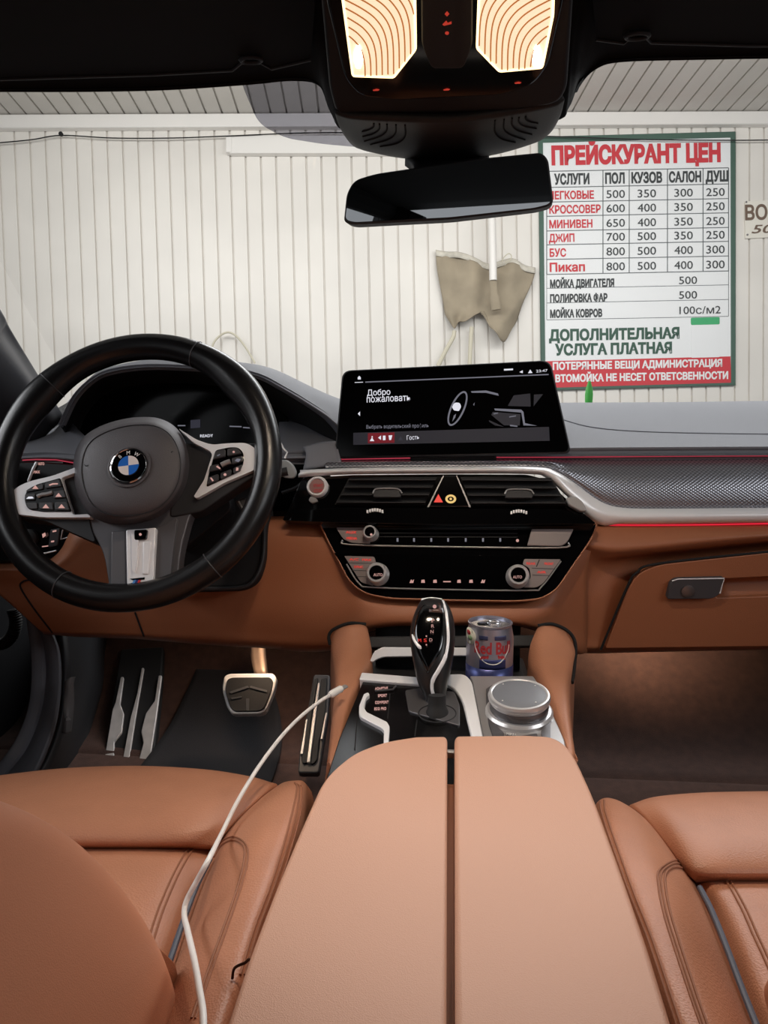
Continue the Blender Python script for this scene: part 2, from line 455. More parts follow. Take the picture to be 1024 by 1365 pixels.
# burlap sack hanging on the wall: a folded cloth with thickness
top = [(581, 338), (596, 339), (612, 342), (630, 347), (651, 355), (668, 353), (684, 350), (700, 357), (714, 362)]
mid = [(583, 360), (597, 363), (614, 366), (632, 369), (651, 374), (667, 372), (683, 368), (697, 372), (709, 378)]
lo1 = [(591, 405), (602, 406), (616, 405), (630, 404), (645, 404), (660, 408), (674, 410), (686, 408), (697, 405)]
lo2 = [(593, 418), (602, 424), (612, 424), (624, 420), (638, 416), (650, 424), (662, 434), (676, 432), (689, 428)]
bot = [(598, 427), (606, 438), (612, 429), (621, 427), (644, 415), (652, 435), (662, 442), (672, 456), (683, 438)]
fold = [.02, .045, .03, .06, .03, .05, .075, .05, .02]
rows = []
for j, r in enumerate((top, mid, lo1, lo2, bot)):
    rows.append([WALL.pt(x, y, .012 + fold[i] * (.5 + .25 * j) + .012 * math.sin(i * 2.3 + j * 1.7)) for i, (x, y) in enumerate(r)])
mb = MB(); mb.loft(rows, 6, 6)
sack = mb.build('burlap_sack', M['sack'], solid=.006); tag(sack, 'torn beige burlap sack hanging from the boarded wall behind the screen', 'sack')
hem = []
for off, dy in ((.02, -5), (.035, -1), (.03, 3)):
    hem.append([WALL.pt(x, y + dy + 1.5 * math.sin(i * 2), off + .02 * fold[i] * 10) for i, (x, y) in enumerate(top)])
mb = MB(); mb.loft(hem, 6, 4); lab(mb.build('hem', mat('faded_hem', srgb(205, 200, 188), .9, grain=.8, gscale=300, var=.2, vscale=25), sack, solid=.005), 'faded whitish rolled top hem')
mb = MB(); mb.tube(spline([WALL.pt(x, y, .075) for x, y in ((669, 350), (672, 343), (678, 338), (682, 341), (680, 347), (674, 350))], 5), .003, 8); mb.build('tie_loop', M['hose'], sack)
g = thing('wall_pipe', 'white plastic pipe running down the wall in front of the burlap sack', 'pipe', gp(*guv(658, 410)))
mb = MB(); mb.tube(spline([WALL.pt(x, y, .13) for x, y in ((655, 268), (656, 300), (657, 340), (657.5, 374))], 4), .0225, 16); mb.build('pipe', M['white'], g)
mb = MB(); mb.tube(spline([WALL.pt(x, y, .128) for x, y in ((657.5, 372), (659, 392), (662, 413))], 4), [.022] * 5 + [.030] * 4, 12, flat=.4, nrm=GN); lab(mb.build('drip_cloth', M['sack'], g), 'beige cloth strip hanging from the pipe end')
def hose(pts, r, label, off=.05):
    mb = MB(); mb.tube(spline([WALL.pt(x, y, off) for x, y in pts], 7), r, 10)
    return tag(mb.build('water_hose', M['hose'], None), label, 'hose', 'cream hoses on the boarded wall')
hose([(281, 470), (285, 457), (294, 447), (305, 443), (316, 449), (328, 464), (340, 484)], .006, 'thin cream hose bowing up above the steering wheel')
hose([(606, 441), (604, 450), (594, 468), (584, 488)], .013, 'cream hose slanting down left from under the sack')
hose([(629, 436), (628, 450), (627, 470), (626, 492)], .013, 'cream hose hanging straight down under the sack')
# ================================================================== THE CAR SHELL
# carpet: flat floor, then toe boards rising to the firewall
def carpet(xa, xb, name):
    mb = MB(); rows = []
    for y, z in ((-1.4, .40), (.9, .40), (1.12, .405), (1.22, .425), (1.34, .51), (1.39, .560), (1.40, .590), (1.45, .66), (1.47, .8)):
        rows.append([(xa, y, z), ((xa + xb) / 2, y, z - .004), (xb, y, z)])
    mb.loft(rows, 8, 8)
    return struct(mb.build(name, M['carpet'], solid=.02))
carpet(-.80, .80, 'floor.001')
# headliner: a shallow shell over the whole cabin, with the windscreen header at its front
H = lambda px, py, y: at(px, py, y=y)
edge = [(-160, 121, .86), (0, 120, .86), (110, 119.5, .86), (220, 117, .86), (330, 110, .86), (392, 105, .86), (425, 113, .85), (442, 150, .83), (470, 175, .82), (600, 178, .82), (735, 160, .82), (758, 142, .83), (772, 112, .85), (795, 89, .86), (830, 80, .86), (930, 77, .86), (1030, 75, .86), (1200, 72, .86)]
r0 = [H(*e) + Vector((0, .03, .02)) for e in edge]
r1 = [H(*e) for e in edge]
r2 = [Vector((p.x, p.y - .012, p.z + .006)) for p in r1]
r3 = [Vector((p.x, .74, 1.405)) for p in r1]
r4 = [Vector((p.x * 1.02, .4, 1.43)) for p in r1]
r5 = [Vector((p.x * 1.02, -.6, 1.43)) for p in r1]
r6 = [Vector((p.x * 1.0, -1.45, 1.37)) for p in r1]
mb = MB(); mb.loft([r6, r5, r4, r3, r2, r1, r0], 5, 5)
struct(mb.build('headliner', M['black_cloth'], solid=.004))
# doors, rear end: what closes the cabin
def slab_y(name, x, pts, m, th):
    mb = MB(); mb.slab([Vector((x, y, z)) for y, z in pts], [Vector((x + th, y, z)) for y, z in pts]); return struct(mb.build(name, m, bevel=.01))
slab_y('door_1', -.80, [(-1.45, .36), (1.55, .36), (1.55, .97), (.9, .98), (-1.45, 1.0)], M['black_soft'], -.06)
slab_y('door_2', .80, [(-1.45, .36), (1.45, .36), (1.45, .97), (.9, .98), (-1.45, 1.0)], M['black_soft'], .06)
mb = MB(); mb.slab([Vector(p) for p in ((-.86, -1.45, .36), (.86, -1.45, .36), (.86, -1.45, 1.08), (-.86, -1.45, 1.08))], [Vector(p) for p in ((-.86, -1.6, .36), (.86, -1.6, .36), (.86, -1.6, 1.08), (-.86, -1.6, 1.08))])
struct(mb.build('wall_back', M['black_cloth'], bevel=.02))
for sx in (-1, 1):
    mb = MB(); mb.tube([(sx * .80, -.25, .96), (sx * .68, -.30, 1.41)], .05, 10); struct(mb.build('pillar', M['black_cloth']))
    mb = MB(); mb.tube([(sx * .80, -1.42, .96), (sx * .62, -1.44, 1.38)], .10, 10); struct(mb.build('pillar', M['black_cloth']))
    mb = MB(); mb.tube([(sx * .70, .85, 1.37), (sx * .70, -.3, 1.42), (sx * .66, -1.4, 1.37)], .04, 10); struct(mb.build('pillar', M['black_cloth']))
# windscreen, side panes
gl = bpy.data.materials.new('clear_glass'); gl.use_nodes = True
nt = gl.node_tree; nt.nodes.remove(nt.nodes['Principled BSDF'])
tr = nt.nodes.new('ShaderNodeBsdfTransparent'); tr.inputs[0].default_value = (.98, .98, .98, 1)
go = nt.nodes.new('ShaderNodeBsdfGlossy'); go.inputs['Roughness'].default_value = .02
mx = nt.nodes.new('ShaderNodeMixShader'); mx.inputs[0].default_value = .025
nt.links.new(tr.outputs[0], mx.inputs[1]); nt.links.new(go.outputs[0], mx.inputs[2]); nt.links.new(mx.outputs[0], nt.nodes['Material Output'].inputs[0])
gt = bpy.data.materials.new('grey_tint'); gt.use_nodes = True
nt = gt.node_tree; nt.nodes.remove(nt.nodes['Principled BSDF'])
tr = nt.nodes.new('ShaderNodeBsdfTransparent'); tr.inputs[0].default_value = (.60, .60, .64, 1)
nt.links.new(tr.outputs[0], nt.nodes['Material Output'].inputs[0])
GLS = plane3((-.3, .89, 1.405), (.3, .89, 1.405), (0, 1.50, 1.01))
mb = MB()
mb.slab([Vector(p) for p in ((-.68, .88, 1.405), (.68, .88, 1.405), (.80, 1.53, .99), (-.80, 1.53, .99))], [Vector(p) for p in ((-.68, .884, 1.409), (.68, .884, 1.409), (.80, 1.534, .994), (-.80, 1.534, .994))])
ws = struct(mb.build('window_1', gl))
mb = MB(); mb.prism(GLS, rnd([(318, 60), (322, 112), (345, 165), (380, 184), (430, 192), (520, 200), (640, 200), (755, 150), (770, 90), (770, 60)], 14), .004, .0045)
lab(mb.build('shade_band', gt, ws), 'grey tinted patch around the sensor housing')
for sx, nm in ((-1, 'window_2'), (1, 'window_3')):
    q = [(.85, 1.36), (-1.35, 1.36), (-1.35, 1.0), (1.2, .98)]
    mb = MB(); mb.slab([Vector((sx * (.80 - (z - .98) * .3), y, z)) for y, z in q], [Vector((sx * (.804 - (z - .98) * .3), y, z)) for y, z in q]); struct(mb.build(nm, gl))

# windscreen pillar on the driver's side
TP = Vector((-.70, .84, 1.40))
rows = [[TP + Vector((.045, .05, 0)), H(-70, 300, .98), H(0, 412, 1.03), H(14, 439, 1.06), H(54, 505, 1.15), H(88, 560, 1.2)],
        [TP + Vector((.035, .03, 0)), H(-74, 318, .97), H(-4, 428, 1.02), H(8, 448, 1.05), H(49, 510, 1.13), H(82, 562, 1.18)],
        [TP + Vector((.01, -.01, 0)), H(-90, 345, .94), H(-16, 452, .985), H(-4, 466, 1.01), H(38, 520, 1.09), H(70, 572, 1.14)],
        [TP + Vector((-.03, -.02, 0)), H(-130, 420, .93), H(-60, 500, .97), H(-40, 520, 1.0), H(10, 560, 1.08), H(40, 600, 1.12)],
        [TP + Vector((-.06, 0, 0)), H(-200, 520, 1.0), H(-140, 570, 1.04), H(-100, 590, 1.08), H(-40, 610, 1.13), H(-10, 630, 1.16)]]
PR = [[Vector((-p.x, p.y, p.z)) for p in r] for r in rows]
mb = MB(); mb.loft(list(reversed(PR)), 6, 6); tag(mb.build('windscreen_pillar', M['grey_plastic'], solid=.02), 'dark grey pillar trim at the right end of the windscreen, beyond the glovebox', 'pillar')
mb = MB(); mb.loft(rows, 6, 6)
tag(mb.build('windscreen_pillar', M['grey_plastic'], solid=.02), 'dark grey pillar trim at the left edge of the windscreen', 'pillar')

# sun visors
def visor(name, pts, label, clip, dz=0):
    z0 = 1.372
    g = thing(name, label, 'sun visor', at(pts[0][0], 60, z=z0), 'sun visors')
    VP = Plane((0, .76, z0 + .01), (0, -.12, -1), Vector((0, 1, 0)))
    mb = MB(); mb.prism(VP, rnd(pts, 6), -.018, 0); mb.build('visor_flap', M['black_cloth'], g, bevel=.006, seg=3)
    mb = MB(); c = VP.pt(clip[0], clip[1], .004)
    mb.tube([c + Vector((.011 * math.cos(t), .006 * math.sin(t), 0)) for t in [2 * math.pi * i / 20 for i in range(20)]], .0022, 8, closed=True)
    mb.tube([c + Vector((-.012, 0, .012)), c + Vector((-.011, 0, 0))], .003, 8); mb.build('hinge_clip', M['black_soft'], g)
    mb = MB(); mb.tube([VP.pt(x, y, .001) for x, y in spline([(p[0], p[1], 0) for p in pts[3:]], 4) and [(p[0], p[1] + 1) for p in pts[3:]]], .0015, 6); mb.build('edge_piping', M['black_soft'], g)
visor('sun_visor', [(-150, -160), (424, -160), (424, -40), (414, 79), (362, 91), (348, 83), (322, 83), (310, 93), (200, 99), (0, 105), (-150, 108)], 'black folded sun visor above the driver side of the windscreen', (335, 80))
visor('sun_visor', [(776, -160), (1180, -160), (1180, -40), (1180, 60), (1000, 60), (868, 56), (860, 48), (842, 48), (832, 57), (795, 52)], 'black folded sun visor on the passenger side, right of the roof console', (850, 48))

# ------------------------------------------------------------------ roof console with the two lit map lamps
OC = thing('roof_console', 'black roof console with two lit warm map lamps above the mirror', 'overhead console', at(600, 150, y=.70))
OP = plane3(at(450, 150, y=.70), at(740, 145, y=.70), at(600, 0, y=.60))
mb = MB(); out = rnd([(424, -130), (428, 0), (439, 118), (447, 149), (462, 156), (595, 160.5), (735, 141), (748, 134), (756, 118), (764, 0), (768, -130)], 8)
mb.prism(OP, out, -.11, 0); mb.build('housing', M['console_black'], OC, bevel=.006, seg=3)
mb = MB(); mb.prism(OP, rnd([(430, -120), (434, 0), (459, 106), (480, 130), (530, 135), (670, 128), (712, 114), (732, 88), (752, 0), (755, -120)], 14), -.004, .003)
mb.build('gloss_panel', M['gloss'], OC, bevel=.0025, seg=3)
mb = MB(); mb.prism(OP, rnd([(560, -120), (562, 60), (575, 92), (618, 92), (630, 60), (631, -120)], 8), .002, .0045); mb.build('switch_bar', M['black_soft'], OC, bevel=.0015)
lens_glow = bpy.data.materials.new('lit_lamp_lens'); lens_glow.use_nodes = True
b = lens_glow.node_tree.nodes['Principled BSDF']; b.inputs['Base Color'].default_value = srgb(255, 236, 205); b.inputs['Roughness'].default_value = .25
b.inputs['Emission Color'].default_value = srgb(255, 224, 190); b.inputs['Emission Strength'].default_value = 1.0
rib_m = emis('lit_lamp_rib', srgb(205, 128, 70), .75)
bulb_m = emis('lamp_bulb', (1.0, .80, .52, 1), 9.0)
rim_m = emis('lit_lamp_rim', (1.0, .72, .36, 1), 2.6)
def lens(poly, sgn, bx, name_l):
    mb = MB(); mb.prism(OP, rnd(poly, 3, 3), .001, .006); ln = lab(mb.build('map_lamp', lens_glow, OC, bevel=.001), name_l)
    mb = MB()
    for i in range(10):
        X = lambda dx: bx + sgn * (dx + 7.6 * i)
        pts = [(X(0), 104), (X(-1), 84 - 5 * i), (X(-6), 66 - 6.2 * i), (X(-17), 52 - 6.8 * i), (X(-32), 42 - 7.2 * i), (X(-52), 31 - 7.2 * i), (X(-75), 20 - 7.2 * i), (X(-95), 10 - 7.2 * i)]
        def inside(p):
            c = False
            for a, b2 in zip(poly, poly[1:] + poly[:1]):
                if (a[1] > p[1]) != (b2[1] > p[1]) and p[0] < (b2[0] - a[0]) * (p[1] - a[1]) / (b2[1] - a[1]) + a[0]: c = not c
            return c
        sp = [p for p in spline([(x, y, 0) for x, y in pts], 8) if inside((p.x - 1.2, p.y)) and inside((p.x + 1.2, p.y + 1))]
        if len(sp) > 3: mb.tube([OP.pt(p.x, p.y, .0062) for p in sp], .00065, 6)
    mb.build('lens_ribs', rib_m, ln)
    mb = MB(); c = [OP.pt(bx - sgn * 9, y, .006) for y in (60, 70, 80, 90)]
    mb.tube(c, [.0015, .0035, .004, .002], 10, flat=.6); mb.build('bulb', bulb_m, ln)
    mb = MB(); mb.tube([OP.pt(p[0] + (2 if p[0] < bx + sgn * 25 else -2) * 0, p[1] - 1.2, .0058) for p in rnd(poly, 3, 3)], .0011, 6, closed=True); mb.build('lit_edge', rim_m, ln)
lens([(452, -45), (457, 0), (470.5, 102), (525, 104), (554, 67), (553, 0), (552, -45)], 1, 487, 'left lit ribbed map lamp')
lens([(637, -45), (638.5, 0), (636, 65), (666, 96), (723, 91), (737, 22), (739, -45)], -1, 707, 'right lit ribbed map lamp')
def spot(px, py, tgt, power, blend=.9, ang=110, size=.02, color=(1.0, .83, .66)):
    l = bpy.data.lights.new('map_lamp_light', 'SPOT'); l.energy = power; l.color = color; l.spot_size = math.radians(ang); l.spot_blend = blend; l.shadow_soft_size = size
    o = bpy.data.objects.new('map_lamp_light', l); COL.objects.link(o); o.location = OP.pt(px, py, .012)
    o.rotation_euler = (Vector(tgt) - o.location).to_track_quat('-Z', 'Y').to_euler()
spot(505, 50, (-.18, .74, .6), 4.8)
spot(690, 45, (.18, .74, .6), 4.8)
# small lit symbols and front buttons
def icon(pl, polys, off, m, parent, name='symbol', th=.0005):
    mb = MB()
    for q in polys: mb.prism(pl, q, off, off + th)
    return mb.build(name, m, parent)
icon(OP, [[(593, 19), (596, 15.5), (599, 19), (596, 22)]], .0046, M['icon_dark'], OC)
icon(OP, [[(590, 33), (595, 28), (597, 31), (602, 29), (602, 32), (596, 33.5), (592, 34.5)]], .0046, M['icon_dark'], OC)
icon(OP, [circ((596, 44.5), 2.6, 2.0, 14)], .0046, M['icon_dark'], OC)
for x, y in ((501, 120.5), (595, 120), (690, 111)): icon(OP, [[(x - 4, y), (x + 1, y - 1.5), (x + 5, y - .6), (x + 3, y + .6), (x - 3, y + .8)]], .0034, M['icon_dark'], OC)
# the sensor housing below: a scooped cover with angled slots
rows = [[H(446, 150, .70), H(470, 157, .70), H(530, 160, .70), H(600, 161, .70), H(670, 153, .70), H(735, 141, .70), H(753, 132, .70)],
        [H(453, 170, .735), H(475, 174, .735), H(530, 178, .74), H(600, 180, .74), H(670, 173, .74), H(730, 161, .735), H(748, 152, .735)],
        [H(466, 190, .78), H(483, 196, .78), H(530, 203, .785), H(600, 206, .785), H(668, 199, .785), H(722, 183, .78), H(738, 172, .78)],
        [H(478, 198, .81), H(496, 203, .81), H(538, 211, .82), H(600, 214, .82), H(660, 206, .82), H(712, 191, .81), H(728, 182, .81)],
        [H(480, 190, .87), H(496, 192, .87), H(538, 198, .87), H(600, 200, .87), H(660, 196, .87), H(712, 184, .87), H(728, 176, .87)]]
mb = MB(); mb.loft(rows, 6, 6); cover = mb.build('sensor_cover', M['console_black'], OC, solid=.006)
COVM = mb
for a in ([(498.5, 164), (498, 169), (492, 172.6), (483, 175)], [(506, 164.5), (505.5, 172), (498, 178), (484, 181.6)], [(516, 165), (515.5, 174), (507, 181.6), (486, 188)], [(528, 165.5), (527, 178), (517, 186), (494, 192.5)], [(540, 166), (540, 182), (529, 191), (507, 195)],
          [(660, 160), (660, 176), (669, 185), (687, 189.5)], [(672, 158.5), (672, 172), (681, 179.7), (700, 186)], [(683, 157), (683, 167), (691, 174), (709, 179)], [(692, 156), (692, 163), (699, 168), (715, 171)], [(701, 155), (701.5, 159), (706.6, 162), (717, 164)]):
    m_b = MB(); m_b.tube(seen_on(COVM, [(p.x, p.y) for p in spline([(x, y, 0) for x, y in a], 6)], .0002), .0008, 6); m_b.build('slot', M['black_cloth'], cover)

# ------------------------------------------------------------------ rear-view mirror
ya = math.radians(5.5); dl = math.radians(5.75)
MP = Plane(at(598, 250, y=.765), (-math.sin(ya) * math.cos(dl), -math.cos(ya) * math.cos(dl), -math.sin(dl)))
RM = thing('rearview_mirror', 'wide black rear-view mirror hanging under the sensor housing', 'mirror', at(598, 250, y=.765))
mo = rnd([(458, 296), (462, 258), (472, 240), (500, 231.5), (560, 222.5), (640, 211), (722, 203), (731, 212), (738, 268), (733, 274), (715, 279), (600, 292.5), (470, 299.5)], [8, 8, 14, 10, 10, 10, 9, 8, 7, 6, 8, 8, 10], 5)
mb = MB(); mb.prism(MP, mo, -.022, 0); mb.build('casing', M['black_soft'], RM, bevel=.004, seg=3)
cxm, cym = 598, 250
mi_ = [Vector((cxm + (p.x - cxm) * .982, cym + (p.y - cym) * .93)) for p in mo]
mir = bpy.data.materials.new('mirror_glass'); mir.use_nodes = True
b = mir.node_tree.nodes['Principled BSDF']; b.inputs['Base Color'].default_value = (.78, .80, .82, 1); b.inputs['Metallic'].default_value = 1; b.inputs['Roughness'].default_value = .01
mb = MB(); mb.prism(MP, mi_, -.001, .001); mb.build('mirror_glass', mir, RM)
mb = MB(); mb.loft([[H(540, 206, .81), H(600, 208, .81), H(652, 202, .81)], [H(550, 214, .80), H(600, 216, .80), H(640, 209, .80)], [H(552, 222, .79), H(600, 222, .79), H(638, 218, .79)], [H(552, 240, .785), H(600, 240, .785), H(638, 236, .785)]], 6, 5)
mb.build('stem', M['black_soft'], RM, solid=.012)
# ================================================================== THE DASHBOARD
D = thing('dashboard', 'tan and grey leather dashboard running the full width below the windscreen', 'dashboard', at(600, 860, y=.92))
def R_(y, pts): return [H(p[0], p[1], p[2] if len(p) > 2 else y) for p in pts]
# grey upper pad
rows = [R_(1.46, [(380, 552), (450, 548), (600, 543), (735, 540), (800, 540), (900, 539), (1024, 538), (1220, 538)]),
        R_(1.40, [(375, 549), (448, 545), (600, 540), (738, 537), (800, 536.5), (900, 536), (1024, 534.5), (1220, 534)]),
        R_(1.28, [(372, 551), (446, 548), (600, 544), (738, 542), (790, 543), (890, 543.5), (1024, 543.5), (1220, 544)]),
        R_(1.14, [(372, 562), (446, 560), (600, 560), (738, 563), (790, 567), (890, 570), (1024, 571), (1220, 572)]),
        R_(1.03, [(372, 601), (444, 601), (600, 600.5), (745, 600), (800, 600), (900, 599.5), (1024, 599), (1220, 599)]),
        R_(1.005, [(372, 607.5), (442, 607), (600, 606), (748, 605.5), (800, 605.5), (900, 605), (1024, 604.5), (1220, 604.5)]),
        R_(1.0, [(372, 612), (442, 610.5), (600, 609), (748, 608.5), (800, 608), (900, 607.5), (1024, 607), (1220, 607)]),
        R_(1.03, [(372, 613), (442, 612), (600, 610), (748, 610), (800, 609.5), (900, 609), (1024, 608.5), (1220, 608.5)])]
mb = MB(); mb.loft(rows, 5, 5); PADM = mb; lab(mb.build('upper_pad', M['dash_pad'], D, solid=.012), 'grey grained leather top pad')
mb = MB(); mb.tube(seen_on(PADM, [(p.x, p.y) for p in spline([(733, 552, 0), (752, 560, 0), (785, 569, 0), (830, 574, 0), (900, 577, 0), (1024, 579, 0), (1220, 581, 0)], 8)], .0002), .0011, 8); mb.build('pad_welt', M['dash_pad'], D)
# hood over the instruments with its dark throat
hA = R_(1.42, [(70, 566), (95, 530), (128, 508), (155, 498), (200, 490), (260, 490), (318, 495), (365, 504), (416, 527), (446, 538), (475, 546)])
hB = R_(1.14, [(84, 562), (103, 523), (128, 497), (155, 487), (200, 479), (260, 478), (322, 483), (365, 492), (416, 516), (446, 529.5), (475, 540)])
hC = R_(1.035, [(82, 566), (101, 528), (127, 503), (155, 493), (200, 488), (260, 490), (334, 497), (378, 516), (428, 546), (447, 560), (470, 578)])
hD = R_(1.05, [(84, 570), (103, 532), (129, 508), (156, 497), (200, 492), (260, 494), (331, 501), (374, 521), (422, 551), (440, 567), (458, 590)])
mb = MB(); mb.loft([hA, hB, hC, hD], 6, 6); lab(mb.build('instrument_hood', M['dash_pad'], D, solid=.006), 'grey leather hood over the instruments')
hE = R_(1.14, [(104, 600), (114, 560), (136, 530), (160, 518), (200, 512), (260, 512), (322, 520), (362, 540), (395, 568), (404, 590), (408, 620)])
mb = MB(); mb.loft([hD, [a.lerp(b, .5) + Vector((0, -.004, .004)) for a, b in zip(hD, hE)], hE], 6, 6); mb.build('hood_throat', M['black_matte'], D, solid=.004)
mb = MB(); mb.loft([R_(1.0, [(404, 596), (425, 590), (448, 588)]), R_(.99, [(408, 606), (428, 605), (452, 604)]), R_(.985, [(404, 626), (428, 622), (455, 618)])], 5, 5)
mb.build('side_pad', M['dash_pad'], D, solid=.01)
# left pad and left trim end
rows = [R_(1.2, [(-60, 596), (0, 590), (40, 584), (70, 572), (92, 556)]), R_(1.08, [(-60, 602), (0, 596), (40, 590), (74, 581), (98, 566)]), R_(1.03, [(-60, 610), (0, 606), (40, 602), (76, 598), (125, 594)]), R_(1.0, [(-60, 618), (0, 614), (40, 610), (78, 610), (130, 616)]), R_(1.02, [(-60, 622), (0, 618), (40, 614), (78, 614), (130, 620)])]
mb = MB(); mb.loft(rows, 5, 5); lab(mb.build('upper_pad', M['dash_pad'], D, solid=.01), 'grey leather pad left of the steering wheel')
LPn = Plane(H(60, 640, 1.0), (0.1, -1, .1))
mb = MB(); mb.prism(LPn, rnd([(-60, 622), (38, 615), (110, 619), (180, 640), (180, 700), (-60, 700)], 4), -.02, 0); lab(mb.build('trim_panel', M['gloss'], D, bevel=.002), 'black glossy trim left of the wheel')
mb = MB(); mb.tube([LPn.pt(x, y, .001) for x, y in ((30, 613.5), (48, 612.5), (75, 613), (104, 618))], .0008, 8); lab(mb.build('ambient_light', M['ambient_dim'], D), 'red ambient light line left')
mb = MB(); mb.tube([LPn.pt(x, y, .003) for x, y in ((38, 642), (44, 626), (49, 616))], .0022, 8); mb.build('vent_edge', M['silver'], D)
for x, y in ((53, 618), (47, 629)): lettering('AUTO' if y < 620 else 'MAX', LPn, (x - 2, y + 2), (x + 6, y + 2), 4, .001, M['icon_pink'], D, name='symbol')
# tweeter grille in the far corner beside the hood
mb = MB(); mb.loft([R_(1.25, [(48, 560), (75, 545), (96, 533)]), R_(1.22, [(50, 575), (72, 563), (94, 552)]), R_(1.2, [(52, 584), (72, 574), (90, 566)])], 5, 5)
grl = mat('speaker_grille', srgb(52, 50, 48), .6, grain=1, gscale=350, kind='voronoi'); mb.build('speaker_grille', grl, D, solid=.01)

# patterned metal trim strip
hexm = bpy.data.materials.new('ribbed_metal_trim'); hexm.use_nodes = True
nt = hexm.node_tree; b = nt.nodes['Principled BSDF']; b.inputs['Metallic'].default_value = .8; b.inputs['Roughness'].default_value = .33; b.inputs['Base Color'].default_value = srgb(112, 113, 120)
tc = nt.nodes.new('ShaderNodeTexCoord'); mp = nt.nodes.new('ShaderNodeMapping'); mp.inputs['Scale'].default_value = (1, 1, 1)
sx = nt.nodes.new('ShaderNodeSeparateXYZ'); nt.links.new(tc.outputs['Object'], sx.inputs[0])
def sinw(sock, fr, ph=0):
    a = nt.nodes.new('ShaderNodeMath'); a.operation = 'MULTIPLY'; a.inputs[1].default_value = fr; nt.links.new(sock, a.inputs[0])
    c = nt.nodes.new('ShaderNodeMath'); c.operation = 'SINE'; nt.links.new(a.outputs[0], c.inputs[0]); return c.outputs[0]
s1 = sinw(sx.outputs['X'], 2 * math.pi / .0058); s2 = sinw(sx.outputs['Z'], 2 * math.pi / .0040)
pr = nt.nodes.new('ShaderNodeMath'); pr.operation = 'MULTIPLY'; nt.links.new(s1, pr.inputs[0]); nt.links.new(s2, pr.inputs[1])
rp = nt.nodes.new('ShaderNodeValToRGB'); rp.color_ramp.elements[0].color = srgb(112, 113, 120); rp.color_ramp.elements[1].color = srgb(182, 183, 190)
ad = nt.nodes.new('ShaderNodeMath'); ad.operation = 'MULTIPLY_ADD'; ad.inputs[1].default_value = .5; ad.inputs[2].default_value = .5
nt.links.new(pr.outputs[0], ad.inputs[0]); nt.links.new(ad.outputs[0], rp.inputs[0]); nt.links.new(rp.outputs[0], b.inputs['Base Color'])
bp = nt.nodes.new('ShaderNodeBump'); bp.inputs['Strength'].default_value = .35; bp.inputs['Distance'].default_value = .0012
nt.links.new(ad.outputs[0], bp.inputs['Height']); nt.links.new(bp.outputs['Normal'], b.inputs['Normal'])
xs_ = [434, 470, 600, 715, 745, 770, 800, 830, 900, 1024, 1180]
top = [614, 613, 611.5, 611, 611, 610.5, 610, 610, 609.5, 608.5, 608]
bot = [624, 623, 622.5, 622.5, 630, 647, 668.5, 678, 679, 678, 677]
mk = lambda f: [t + (b_ - t) * f for t, b_ in zip(top, bot)]
def Rr(ys, y): return [H(x, v, y) for x, v in zip(xs_, ys)]
mb = MB(); mb.loft([Rr(mk(-.03), 1.03), Rr(mk(0), 1.012), Rr(mk(.3), .990), Rr(mk(.65), .978), Rr(mk(1.0), .978), Rr(mk(1.03), 1.0)], 5, 5)
lab(mb.build('trim_panel', hexm, D, solid=.008), 'ribbed dark metal trim strip')
# silver accent with its broad elbow
x1 = [400, 470, 600, 712, 742, 768, 798, 830, 900, 1024, 1180]
i_ = [627, 624, 622.5, 622.5, 629, 646, 668, 677.5, 678.5, 677.5, 677]
x2 = [400, 470, 600, 709, 738, 760, 790, 826, 900, 1024, 1180]
m_ = [630, 627, 625.5, 626, 633, 655, 679, 687, 687, 686, 685]
x3 = [398, 470, 600, 704, 729, 757, 796, 830, 900, 1024, 1180]
o_ = [636, 632, 631, 631.5, 637, 662, 697, 697.5, 697, 695.5, 694]
zz = lambda xs, ys, y: [H(a, b_, y) for a, b_ in zip(xs, ys)]
mb = MB(); mb.loft([zz(x1, [v - .5 for v in i_], .985), zz(x1, i_, .972), zz(x2, m_, .960), zz(x3, o_, .966), zz(x3, [v + .5 for v in o_], .99)], 6, 4)
lab(mb.build('silver_strip', M['silver'], D, solid=.004), 'satin silver strip with a broad elbow')
mb = MB(); mb.tube(spline([H(x, y, .974) for x, y in ((806, 699.5), (850, 700), (930, 699.5), (1024, 698), (1180, 696))], 6), .0011, 8); lab(mb.build('ambient_light', M['ambient'], D), 'red ambient light line under the silver strip')
mb = MB(); mb.tube(spline([H(x, y, 1.004) for x, y in ((430, 613.5), (470, 611.8), (600, 609.8), (745, 609.2), (900, 608), (1024, 607.4), (1180, 607))], 6), .0009, 8); lab(mb.build('ambient_light', M['ambient_dim'], D), 'red ambient light line above the trim strip')

# tan lower dashboard: right, centre, left
tb = M['tan_trim']
rows = [R_(.985, [(788, 697), (830, 698.5), (870, 699), (930, 698), (1024, 697), (1180, 695)]),
        R_(.965, [(786, 704), (826, 705), (870, 705), (930, 704), (1024, 703), (1180, 700)]),
        R_(.945, [(782, 724), (820, 729), (870, 725), (930, 719), (1024, 712), (1180, 704)]),
        R_(.953, [(778, 738, .952), (816, 742), (870, 736), (930, 730), (1024, 721), (1180, 711)]),
        R_(.985, [(772, 760, .955), (812, 754, .972), (870, 744), (930, 739), (1024, 730), (1180, 719)]),
        R_(.982, [(764, 800, .960), (800, 798, .966), (850, 795), (930, 790), (1024, 785), (1180, 780)]),
        R_(.982, [(762, 850, .965), (800, 850, .97), (835, 850), (930, 849), (1024, 847), (1180, 845)]),
        R_(.984, [(762, 866, .972), (800, 867, .974), (835, 866.5), (930, 865), (1024, 863), (1180, 860)]),
        R_(1.02, [(762, 870), (800, 871), (835, 870), (930, 868), (1024, 866), (1180, 863)])]
